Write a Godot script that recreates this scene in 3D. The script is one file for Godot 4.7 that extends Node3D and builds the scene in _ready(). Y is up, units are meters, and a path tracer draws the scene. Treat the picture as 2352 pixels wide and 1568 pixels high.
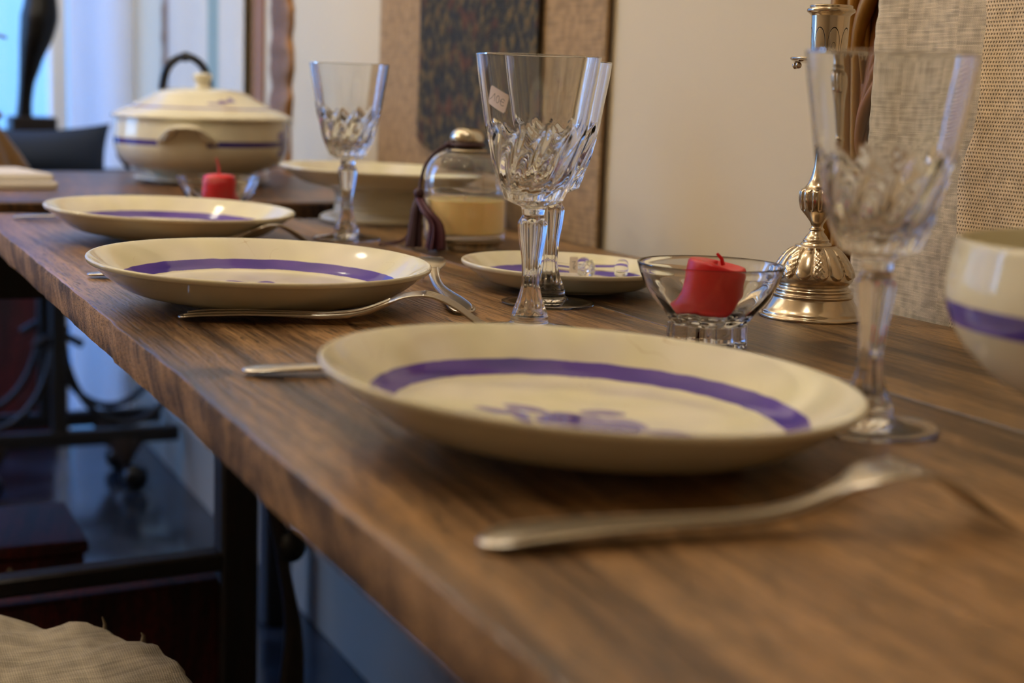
extends Node3D
# A laid table along the wall of an antiques shop. x runs towards the wall, y up, -z along the table away from the camera; metres.

const T := 0.75          # height of the table top
const WALL_X := 0.772    # face of the long wall
const END_Z := -4.0     # face of the far wall

var noise := FastNoiseLite.new()
var rng := RandomNumberGenerator.new()
var M := {}


# ---------------------------------------------------------------- geometry helpers
class Geo:
	var v := PackedVector3Array()
	var n := PackedVector3Array()
	var uv := PackedVector2Array()
	var idx := PackedInt32Array()

	# rows: Array of PackedVector3Array; a row runs along u, rows follow along v; front = dv x du
	func grid(rows: Array, closed := false, uvs := []) -> void:
		var base := v.size()
		var nr := rows.size()
		var nc: int = rows[0].size()
		var nu := nc + 1 if closed else nc
		var acc := PackedVector3Array()
		acc.resize(nr * nc)
		for j in nr - 1:
			var ra: PackedVector3Array = rows[j]
			var rb: PackedVector3Array = rows[j + 1]
			for i in (nc if closed else nc - 1):
				var k := (i + 1) % nc
				var a := ra[i]
				var b := ra[k]
				var c := rb[i]
				var d := rb[k]
				var nn := (c - b).cross(d - a)   # twice the quad's area along its normal, flipped below
				nn = -nn
				var m := (d - a).cross(b - c)
				nn = m
				acc[j * nc + i] += nn
				acc[j * nc + k] += nn
				acc[(j + 1) * nc + i] += nn
				acc[(j + 1) * nc + k] += nn
		for j in nr:
			var row: PackedVector3Array = rows[j]
			for i in nu:
				var k := i % nc
				v.append(row[k])
				var q := acc[j * nc + k]
				n.append(q.normalized() if q.length_squared() > 1e-30 else Vector3.UP)
				if uvs.is_empty():
					uv.append(Vector2(float(i) / (nu - 1), float(j) / (nr - 1)))
				else:
					uv.append(uvs[j][i])
		for j in nr - 1:
			for i in nu - 1:
				var a := base + j * nu + i
				idx.append_array([a, a + 1, a + nu, a + 1, a + nu + 1, a + nu])

	# profile of (radius, height) that goes up the outside; mod(angle, radius, height, row) -> radius
	func lathe(prof: PackedVector2Array, segs := 48, mod = null, at := Vector3.ZERO, sx := 1.0, sz := 1.0) -> void:
		var rows := []
		for j in prof.size():
			var row := PackedVector3Array()
			for i in segs:
				var t := TAU * i / segs
				var r := prof[j].x
				if mod != null:
					r = mod.call(t, r, prof[j].y, j)
				row.append(at + Vector3(r * cos(t) * sx, prof[j].y, r * sin(t) * sz))
			rows.append(row)
		grid(rows, true)

	# stations: [centre, across, up] where across and up are half extents; round section
	func sweep(st: Array, segs := 12, power := 1.0) -> void:
		var rows := []
		for s in st:
			var row := PackedVector3Array()
			for i in segs:
				var t := TAU * i / segs
				var c := cos(t)
				var d := sin(t)
				row.append(s[0] + s[1] * signf(c) * pow(absf(c), power) + s[2] * signf(d) * pow(absf(d), power))
			rows.append(row)
		grid(rows, true)

	func tube(pts: Array, radii, segs := 10) -> void:
		var st := []
		var up := Vector3.UP
		for i in pts.size():
			var f: Vector3 = (pts[mini(i + 1, pts.size() - 1)] - pts[maxi(i - 1, 0)]).normalized()
			if absf(f.dot(up)) > 0.97:
				up = Vector3.RIGHT if absf(f.x) < 0.9 else Vector3.BACK
			var r := f.cross(up).normalized()
			up = r.cross(f).normalized()
			var w: float = radii[i] if radii is Array else radii
			if i == 0:
				st.append([pts[0] - f * w * 0.3, r * w * 0.02, up * w * 0.02])
				st.append([pts[0] - f * w * 0.25, r * w * 0.7, up * w * 0.7])
			st.append([pts[i], r * w, up * w])
			if i == pts.size() - 1:
				st.append([pts[i] + f * w * 0.25, r * w * 0.7, up * w * 0.7])
				st.append([pts[i] + f * w * 0.3, r * w * 0.02, up * w * 0.02])
		sweep(st, segs)

	func tri(a: Vector3, b: Vector3, c: Vector3, out: Vector3) -> void:
		var q := (c - a).cross(b - a)
		if q.dot(out) < 0.0:
			var t := b
			b = c
			c = t
			q = -q
		q = q.normalized()
		for p in [a, b, c]:
			idx.append(v.size())
			v.append(p)
			n.append(q)
			uv.append(Vector2(p.x + p.z, p.y + p.z))

	func quad(a: Vector3, b: Vector3, c: Vector3, d: Vector3, out: Vector3) -> void:
		tri(a, b, c, out)
		tri(a, c, d, out)

	# a box with chamfered edges, from its centre and size
	func box(c: Vector3, s: Vector3, b := 0.002, turn := Basis.IDENTITY) -> void:
		var h := s / 2.0
		b = minf(b, minf(h.x, minf(h.y, h.z)) * 0.9)
		var P := func(x: float, y: float, z: float) -> Vector3: return c + turn * Vector3(x, y, z)
		var ax := [Vector3.RIGHT, Vector3.UP, Vector3.BACK]
		for k in 3:
			var a: int = (k + 1) % 3
			var e: int = (k + 2) % 3
			for sg in [-1.0, 1.0]:
				var o: Vector3 = ax[k] * h[k] * sg
				var p: Vector3 = ax[a] * (h[a] - b)
				var q: Vector3 = ax[e] * (h[e] - b)
				quad(c + turn * (o - p - q), c + turn * (o + p - q), c + turn * (o + p + q), c + turn * (o - p + q), turn * (ax[k] * sg))
			for s1 in [-1.0, 1.0]:
				for s2 in [-1.0, 1.0]:
					var u: Vector3 = ax[a] * s1
					var w: Vector3 = ax[e] * s2
					var l: Vector3 = ax[k] * (h[k] - b)
					var p1: Vector3 = u * h[a] + w * (h[e] - b)
					var p2: Vector3 = u * (h[a] - b) + w * h[e]
					quad(c + turn * (p1 - l), c + turn * (p1 + l), c + turn * (p2 + l), c + turn * (p2 - l), turn * (u + w))
		for sx in [-1.0, 1.0]:
			for sy in [-1.0, 1.0]:
				for sz in [-1.0, 1.0]:
					tri(P.call(sx * h.x, sy * (h.y - b), sz * (h.z - b)), P.call(sx * (h.x - b), sy * h.y, sz * (h.z - b)), P.call(sx * (h.x - b), sy * (h.y - b), sz * h.z), turn * Vector3(sx, sy, sz))

	func mesh(mat: Material, onto: ArrayMesh = null) -> ArrayMesh:
		var a := []
		a.resize(Mesh.ARRAY_MAX)
		a[Mesh.ARRAY_VERTEX] = v
		a[Mesh.ARRAY_NORMAL] = n
		a[Mesh.ARRAY_TEX_UV] = uv
		a[Mesh.ARRAY_INDEX] = idx
		var m := onto if onto else ArrayMesh.new()
		m.add_surface_from_arrays(Mesh.PRIMITIVE_TRIANGLES, a)
		m.surface_set_material(m.get_surface_count() - 1, mat)
		return m


func V2(a: Array) -> PackedVector2Array:   # millimetres to metres, flat list of radius, height
	var p := PackedVector2Array()
	for i in range(0, a.size(), 2):
		p.append(Vector2(a[i], a[i + 1]) * 0.001)
	return p


func smooth(p: PackedVector2Array, per := 6) -> PackedVector2Array:   # Catmull-Rom through the profile
	var o := PackedVector2Array()
	for i in p.size() - 1:
		var a := p[maxi(i - 1, 0)]
		var b := p[i]
		var c := p[i + 1]
		var d := p[mini(i + 2, p.size() - 1)]
		for k in per:
			o.append(b.cubic_interpolate(c, a, d, float(k) / per))
	o.append(p[p.size() - 1])
	return o


func curve3(p: Array, per := 8) -> Array:
	var o := []
	for i in p.size() - 1:
		for k in per:
			o.append(p[i].cubic_interpolate(p[i + 1], p[maxi(i - 1, 0)], p[mini(i + 2, p.size() - 1)], float(k) / per))
	o.append(p[p.size() - 1])
	return o


func put(called: String, m: Mesh, parent: Node = null, at := Vector3.ZERO) -> MeshInstance3D:
	var o := MeshInstance3D.new()
	o.name = called
	o.mesh = m
	o.position = at
	(parent if parent else self).add_child(o, true)
	return o


func numbered(called: String) -> String:
	if not has_node(NodePath(called)):
		return called
	var k := 1
	while has_node(NodePath("%s_%03d" % [called, k])):
		k += 1
	return "%s_%03d" % [called, k]


func thing(called: String, label: String, category: String, at := Vector3.ZERO, turn := 0.0, group := "") -> Node3D:
	var o := Node3D.new()
	o.name = numbered(called)
	add_child(o)
	o.position = at
	o.rotation.y = turn
	o.set_meta("label", label)
	o.set_meta("category", category)
	if group:
		o.set_meta("group", group)
	return o


func copy_of(src: Node3D, called: String, label: String, at: Vector3, turn := 0.0) -> Node3D:
	var o: Node3D = src.duplicate()
	o.name = numbered(called)
	add_child(o)
	o.position = at
	o.rotation = Vector3(0, turn, 0)
	o.set_meta("label", label)
	return o


func structure(called: String, m: Mesh, label: String, category: String, parent: Node = null) -> MeshInstance3D:
	var o := put(called, m, parent)
	if parent == null:
		o.set_meta("kind", "structure")
		o.set_meta("label", label)
		o.set_meta("category", category)
	return o


# ---------------------------------------------------------------- materials
func mat(c: Color, rough := 0.6, metal := 0.0) -> StandardMaterial3D:
	var m := StandardMaterial3D.new()
	m.albedo_color = c
	m.roughness = rough
	m.metallic = metal
	return m


func glass_mat(tint: Color) -> StandardMaterial3D:
	var m := StandardMaterial3D.new()
	m.albedo_color = Color(tint.r, tint.g, tint.b, 0.0)
	m.transparency = BaseMaterial3D.TRANSPARENCY_ALPHA
	m.roughness = 0.0
	m.refraction_enabled = true
	m.refraction_scale = 0.05
	return m


func pane_mat() -> StandardMaterial3D:
	var m := StandardMaterial3D.new()
	m.albedo_color = Color(0.9, 0.97, 1.0, 0.05)
	m.transparency = BaseMaterial3D.TRANSPARENCY_ALPHA
	m.roughness = 0.02
	return m


func n2(x: float, y: float, seed_ := 0.0) -> float:
	return noise.get_noise_3d(x, y, seed_ * 37.3)


func wood_images(w: int, h: int) -> Array:
	# old oak, grain along v; the picture covers 0.58 by 2.24 metres and has one knot
	var c := Image.create(w, h, false, Image.FORMAT_RGB8)
	var b := Image.create(w, h, false, Image.FORMAT_L8)
	var dark := Color(0.17, 0.10, 0.05)
	var mid := Color(0.46, 0.345, 0.23)
	var pale := Color(0.66, 0.51, 0.355)
	for y in h:
		var py := float(y) / h * 2.24
		for x in w:
			var px := float(x) / w * 0.58
			var k := Vector2((px - 0.1935) / 0.011, (py - 1.443) / 0.012)
			var d := k.length()
			var warp := n2(px * 3.0, py * 0.8, 1.0) * 0.035 + n2(px * 9.0, py * 2.6, 7.0) * 0.004
			if d < 5.0:
				warp += signf(k.x) * 0.006 * exp(-d * d * 0.16)
			var broad := n2((px + warp) * 24.0, py * 0.7, 2.0)
			var ring := n2((px + warp * 0.7) * 105.0, py * 1.6, 3.0)
			var fine := n2((px + warp * 0.5) * 430.0, py * 9.0, 4.0)
			var pore := n2((px + warp * 0.5) * 700.0, py * 30.0, 5.0)
			var blotch := n2(px * 8.0, py * 3.4, 6.0)
			var t := 0.5 + broad * 0.36 + ring * 0.30 + fine * 0.2 + blotch * 0.34
			if d < 1.6:
				t -= 0.75 * clampf(1.6 - d, 0.0, 1.0) * (0.75 + 0.25 * sin(d * 14.0))
			var q := mid.lerp(pale, clampf((t - 0.5) * 1.5, 0.0, 1.0)) if t > 0.5 else mid.lerp(dark, clampf((0.5 - t) * 1.7, 0.0, 1.0))
			if pore < -0.36:
				q = q.darkened(0.4)
			c.set_pixel(x, y, q)
			var z := clampf(0.55 + ring * 0.22 + fine * 0.35 + (-0.35 if pore < -0.36 else 0.0), 0.0, 1.0)
			b.set_pixel(x, y, Color(z, z, z))
	return [c, b]


func weave_images(size: int, threads: int, slub: float, seed_: float) -> Array:
	# plain weave: relief and a grey tint
	var c := Image.create(size, size, false, Image.FORMAT_RGB8)
	var h := Image.create(size, size, false, Image.FORMAT_L8)
	for y in size:
		for x in size:
			var u := float(x) / size * threads
			var w := float(y) / size * threads
			var over := (int(floor(u)) + int(floor(w))) % 2 == 0
			var fu := absf(fposmod(u, 1.0) - 0.5) * 2.0
			var fw := absf(fposmod(w, 1.0) - 0.5) * 2.0
			var z := (1.0 - fu * fu) * (0.95 if over else 0.5)
			z = maxf(z, (1.0 - fw * fw) * (0.5 if over else 0.95))
			var weft := n2(floor(w) * 3.7, float(x) / size * 1.0, seed_)
			var warp := n2(floor(u) * 3.1, float(y) / size * 1.0, seed_ + 3.0)
			var k := clampf(z * 0.75 + 0.12 + weft * slub + warp * slub * 0.3, 0.0, 1.0)
			h.set_pixel(x, y, Color(k, k, k))
			var g := clampf(0.72 + 0.24 * z + weft * slub * 0.4 + warp * slub * 0.12 + n2(float(x) / size * 5.0, float(y) / size * 5.0, seed_ + 7.0) * 0.1, 0.0, 1.0)
			c.set_pixel(x, y, Color(g, g * 0.985, g * 0.965))
	return [c, h]


func knit_images(size: int, rows: int) -> Array:
	# coarse openwork cloth: slanted cords with small dark gaps between them
	var c := Image.create(size, size, false, Image.FORMAT_RGB8)
	var h := Image.create(size, size, false, Image.FORMAT_L8)
	for y in size:
		for x in size:
			var u := float(x) / size * rows
			var w := float(y) / size * rows
			var row := floorf(w)
			var a := fposmod(u + 0.5 * fposmod(row, 2.0) + 0.12 * n2(w * 2.0, row, 2.0), 1.0) - 0.5
			var b := fposmod(w, 1.0) - 0.5
			var gap := exp(-(a * a * 26.0 + b * b * 16.0))
			var cord := 0.5 + 0.5 * cos(TAU * (b + a * 0.5))
			var f := n2(u * 6.0, w * 6.0, 4.0)
			var z := clampf(0.85 - gap * 0.85 + f * 0.12 - cord * 0.12, 0.0, 1.0)
			h.set_pixel(x, y, Color(z, z, z))
			var g := clampf(0.95 - gap * 0.45 + f * 0.1 + n2(float(x) / size * 4.0, float(y) / size * 4.0, 9.0) * 0.06, 0.0, 1.0)
			c.set_pixel(x, y, Color(g, g * 0.975, g * 0.93))
	return [c, h]


func tex(i: Image) -> ImageTexture:
	return ImageTexture.create_from_image(i)


func tri_mat(imgs: Array, scale: Vector3, tint := Color.WHITE, rough := 0.6, relief := 0.05) -> StandardMaterial3D:
	var m := mat(tint, rough)
	m.albedo_texture = imgs[0]
	m.heightmap_enabled = imgs.size() > 1
	if imgs.size() > 1:
		m.heightmap_texture = imgs[1]
		m.heightmap_scale = relief
	m.uv1_triplanar = true
	m.uv1_world_triplanar = true
	m.uv1_scale = scale
	m.uv1_triplanar_sharpness = 8.0
	return m


func blob(im: Image, c: Vector2, r: Vector2, ang: float, col: Color, strength := 1.0) -> void:
	# a soft-edged brush stroke in the shape of a turned ellipse
	var reach := int(maxf(r.x, r.y)) + 2
	for y in range(maxi(0, int(c.y) - reach), mini(im.get_height(), int(c.y) + reach)):
		for x in range(maxi(0, int(c.x) - reach), mini(im.get_width(), int(c.x) + reach)):
			var d := (Vector2(x, y) - c).rotated(-ang) / r
			var l := d.length()
			if l < 1.0:
				var k := strength * clampf((1.0 - l) * 4.0, 0.0, 1.0) * (0.75 + 0.25 * d.x)
				im.set_pixel(x, y, im.get_pixel(x, y).lerp(col, clampf(k, 0.0, 1.0)))


func line(im: Image, a: Vector2, b: Vector2, w: float, col: Color) -> void:
	var steps := int(a.distance_to(b)) + 1
	for s in steps + 1:
		var p := a.lerp(b, float(s) / steps)
		for y in range(int(p.y - w), int(p.y + w) + 2):
			for x in range(int(p.x - w), int(p.x + w) + 2):
				if x >= 0 and y >= 0 and x < im.get_width() and y < im.get_height():
					var k := clampf(w + 0.5 - Vector2(x, y).distance_to(p), 0.0, 1.0)
					if k > 0.0:
						im.set_pixel(x, y, im.get_pixel(x, y).lerp(col, k))


func stroke(im: Image, pts: Array, w: float, col: Color) -> void:
	for i in pts.size() - 1:
		line(im, pts[i], pts[i + 1], w, col)


const BLUE := Color(0.28, 0.22, 0.56)
const CREAM := Color(0.842, 0.812, 0.71)


func paint_flower(im: Image, c: Vector2, s: float) -> void:
	var b := BLUE
	var pale := BLUE.lerp(CREAM, 0.3)
	for k in [[-34, 8, 42, 62, 0.1], [40, 12, 48, 56, -0.1], [0, 40, 44, 50, 0.1], [2, -8, 24, 44, 0.0]]:
		blob(im, c + Vector2(k[0], k[1]) * s, Vector2(k[2], k[3]) * s, k[4], pale, 1.0)
	for k in [[-36, -6, 30, 36, 0.1], [46, 26, 32, 30, -0.1], [4, 44, 26, 24, 0.2], [-62, 20, 14, 20, 0.0]]:
		blob(im, c + Vector2(k[0], k[1]) * s, Vector2(k[2], k[3]) * s, k[4], b, 1.0)
	# leaves and sprays
	for k in [[-88, -50, 40, 20, 0.5], [-96, 0, 54, 13, 1.25], [-134, -18, 34, 14, 0.5], [24, -62, 38, 22, -0.2], [112, 40, 38, 22, 0.1], [-70, 70, 32, 22, 2.5], [70, 90, 34, 22, 0.9], [12, 110, 32, 20, 1.5]]:
		blob(im, c + Vector2(k[0], k[1]) * s, Vector2(k[2], k[3]) * s, k[4], b if k[2] > 29 else pale, 0.95)
	stroke(im, [c + Vector2(-150, -34) * s, c + Vector2(-100, -18) * s, c + Vector2(-50, 0) * s], 2.5 * s, pale)
	stroke(im, [c + Vector2(50, 14) * s, c + Vector2(84, 26) * s, c + Vector2(124, 38) * s], 2.5 * s, pale)


func plate_image(size: int, outer: float, inner: float, flower: float, seed_: float) -> Image:
	var im := Image.create(size, size, false, Image.FORMAT_RGB8)
	var h := size / 2.0
	for y in size:
		for x in size:
			var d := Vector2(x - h, y - h) / h
			var r := d.length()
			var g := 1.0 + n2(d.x * 5.0, d.y * 5.0, seed_) * 0.025
			var c := Color(CREAM.r * g, CREAM.g * g, CREAM.b * g * (1.0 + n2(d.x * 3.0, d.y * 3.0, seed_ + 4.0) * 0.06))
			if absf(n2(d.x * 4.0, d.y * 4.0, seed_ + 2.0)) < 0.006 and n2(d.x * 2.0, d.y * 2.0, seed_ + 8.0) > 0.32:
				c = c.lerp(Color(0.6, 0.47, 0.3), 0.3)   # crazing
			var e := n2(d.angle() * 6.0, 1.0, seed_) * 0.003
			if r < outer + e and r > inner + e:
				var k := 0.5 + n2(d.angle() * 2.2, r * 9.0, seed_ + 6.0) * 0.7 + (r - inner) / (outer - inner) * 0.25
				c = BLUE.lerp(Color(0.36, 0.27, 0.62), clampf(k, 0.0, 1.0))
			im.set_pixel(x, y, c)
	if flower > 0.0:
		paint_flower(im, Vector2(h, h), flower)
	return im


# ---------------------------------------------------------------- the scene
func _ready() -> void:
	rng.seed = 7
	noise.noise_type = FastNoiseLite.TYPE_SIMPLEX_SMOOTH
	noise.seed = 11
	noise.frequency = 1.0
	noise.fractal_type = FastNoiseLite.FRACTAL_NONE
	camera_and_light()
	materials()
	room()
	wall_hangings()
	table()
	far_end()
	under_table()
	crockery()
	glassware()
	candles()
	candlestick()
	cutlery()


func camera_and_light() -> void:
	var cam := Camera3D.new()
	cam.name = "camera"
	add_child(cam)
	var x := Vector3(0.9080, 0.0341, 0.4175).normalized()
	var z := Vector3(-0.4172, 0.1601, 0.8946).normalized()
	var y := z.cross(x).normalized()
	x = y.cross(z)
	cam.transform = Transform3D(Basis(x, y, z), Vector3(0, T + 0.1529, 0))
	cam.near = 0.05
	cam.far = 60.0
	var at := CameraAttributesPhysical.new()
	at.frustum_focal_length = 78.13
	at.frustum_focus_distance = 1.07
	at.exposure_aperture = 8.6
	cam.attributes = at
	cam.fov = 25.26
	cam.keep_aspect = Camera3D.KEEP_HEIGHT
	cam.current = true

	var env := Environment.new()
	var sky := Sky.new()
	var sm := ProceduralSkyMaterial.new()
	sm.sky_top_color = Color(0.36, 0.58, 0.94)
	sm.sky_horizon_color = Color(0.56, 0.77, 0.99)
	sm.ground_bottom_color = Color(0.30, 0.36, 0.42)
	sm.ground_horizon_color = Color(0.50, 0.62, 0.74)
	sky.sky_material = sm
	env.background_mode = Environment.BG_SKY
	env.sky = sky
	env.background_energy_multiplier = 12.0
	env.tonemap_mode = Environment.TONE_MAPPER_LINEAR
	env.tonemap_exposure = 1.0
	env.sdfgi_enabled = true
	env.ssao_enabled = true
	env.ssil_enabled = true
	var we := WorldEnvironment.new()
	we.name = "world_environment"
	we.environment = env
	add_child(we)

	# ceiling bulbs, each a small glowing globe with its light inside
	var glow := mat(Color(1, 0.9, 0.75), 0.5)
	glow.emission_enabled = true
	glow.emission = Color(1.0, 0.90, 0.74)
	glow.emission_energy_multiplier = 14.0
	var cap := mat(Color(0.75, 0.7, 0.6), 0.35, 0.9)
	for p in [Vector3(-0.45, 2.2, -2.1), Vector3(0.12, 2.25, -2.35), Vector3(-0.1, 2.2, -1.75), Vector3(0.0, 2.3, -0.45), Vector3(-0.75, 2.2, -2.6), Vector3(-1.3, 1.95, -1.5), Vector3(0.1, 2.25, -1.3), Vector3(-1.3, 1.95, -2.2), Vector3(-1.3, 2.0, -2.9), Vector3(-0.35, 2.2, -2.9)]:
		var t := thing("ceiling_lamp", "small bare warm bulb hanging from the ceiling above the tables", "lamp", p, 0.0, "ceiling bulbs")
		var g := Geo.new()
		var prof := PackedVector2Array()
		for k in 13:
			var a := -PI / 2 + PI * k / 12
			prof.append(Vector2(cos(a) * 0.03 + 0.0001, sin(a) * 0.03))
		g.lathe(prof, 20)
		put("bulb", g.mesh(glow), t)
		g = Geo.new()
		g.lathe(V2([0.1, 28, 14, 28, 14, 60, 4, 66, 4, 2600 - p.y * 1000, 0.1, 2600 - p.y * 1000]), 16)
		put("lamp_holder", g.mesh(cap), t)
		var l := OmniLight3D.new()
		l.name = "light"
		l.light_color = Color(1.0, 0.972, 0.90)
		l.light_energy = 0.255
		l.light_size = 0.03
		l.omni_range = 12.0
		l.omni_attenuation = 2.0
		l.shadow_enabled = true
		t.add_child(l)


func materials() -> void:
	var w := wood_images(768, 2048)
	M.wood_tex = [tex(w[0]), tex(w[1])]
	var s := Vector3(1.0 / 0.58, 1.0, 1.0 / 2.24)
	M.wood = tri_mat(M.wood_tex, s, Color(1.07, 1.06, 1.02), 0.32, 0.05)
	M.sawn = tri_mat(M.wood_tex, Vector3(1.0, 7.0, 1.6), Color(1.13, 1.13, 1.12), 0.75, 0.06)
	M.wood2 = tri_mat(M.wood_tex, s, Color(0.92, 0.92, 0.85), 0.36, 0.05)
	M.wood2.uv1_offset = Vector3(0.3, 0.2, 0.0)
	M.wood_far = tri_mat(M.wood_tex, Vector3(1.0, 1.0, 1.0) / 0.9, Color(0.74, 0.66, 0.52), 0.36, 0.04)
	M.wood_far.uv1_offset = Vector3(0.2, 0.7, 0.11)
	M.wood_dark = tri_mat(M.wood_tex, Vector3.ONE, Color(0.20, 0.12, 0.08), 0.6, 0.04)
	M.wood_red = tri_mat(M.wood_tex, Vector3.ONE, Color(0.55, 0.12, 0.09), 0.8, 0.03)
	var lin := weave_images(512, 64, 0.2, 1.0)
	M.weave = [tex(lin[0]), tex(lin[1])]
	var kn := knit_images(512, 20)
	M.knit = [tex(kn[0]), tex(kn[1])]
	M.linen = tri_mat(M.weave, Vector3.ONE / 0.058, Color(0.84, 0.775, 0.66), 0.95, 0.03)
	M.knit_cloth = tri_mat(M.knit, Vector3.ONE / 0.054, Color(0.90, 0.81, 0.68), 0.95, 0.09)
	M.tan_linen = tri_mat(M.weave, Vector3.ONE / 0.09, Color(0.68, 0.56, 0.41), 0.95, 0.05)
	M.white_linen = tri_mat(M.weave, Vector3.ONE / 0.1, Color(0.84, 0.79, 0.70), 0.95, 0.03)
	M.glass = glass_mat(Color(0.985, 0.99, 0.99))
	M.silver = mat(Color(0.82, 0.79, 0.72), 0.18, 1.0)
	M.steel = mat(Color(0.74, 0.71, 0.66), 0.24, 1.0)
	M.brass = mat(Color(0.50, 0.38, 0.22), 0.42, 0.9)
	M.iron = mat(Color(0.06, 0.05, 0.045), 0.55, 0.3)
	M.black = mat(Color(0.03, 0.03, 0.035), 0.3, 0.2)
	M.pale_paint = mat(Color(0.86, 0.86, 0.85), 0.5)
	M.china = mat(CREAM, 0.09)
	M.china.metallic_specular = 0.5
	M.pane = pane_mat()
	var wallc := mat(Color(0.765, 0.71, 0.605), 0.85)
	var nt := NoiseTexture2D.new()
	var fn := FastNoiseLite.new()
	fn.seed = 3
	fn.frequency = 0.02
	nt.noise = fn
	nt.width = 512
	nt.height = 512
	nt.seamless = true
	wallc.heightmap_enabled = true
	wallc.heightmap_texture = nt
	wallc.heightmap_scale = 0.015
	wallc.uv1_triplanar = true
	wallc.uv1_world_triplanar = true
	wallc.uv1_scale = Vector3.ONE * 2.5
	M.wall = wallc


func slab(a: Vector3, b: Vector3, m: Material, bevel := 0.002) -> ArrayMesh:   # box between two corners
	var g := Geo.new()
	g.box((a + b) / 2.0, (b - a).abs(), bevel)
	return g.mesh(m)


func joined(boxes: Array, m: Material, bevel := 0.002) -> ArrayMesh:
	var g := Geo.new()
	for q in boxes:
		g.box((q[0] + q[1]) / 2.0, (q[1] - q[0]).abs(), bevel)
	return g.mesh(m)


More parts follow.
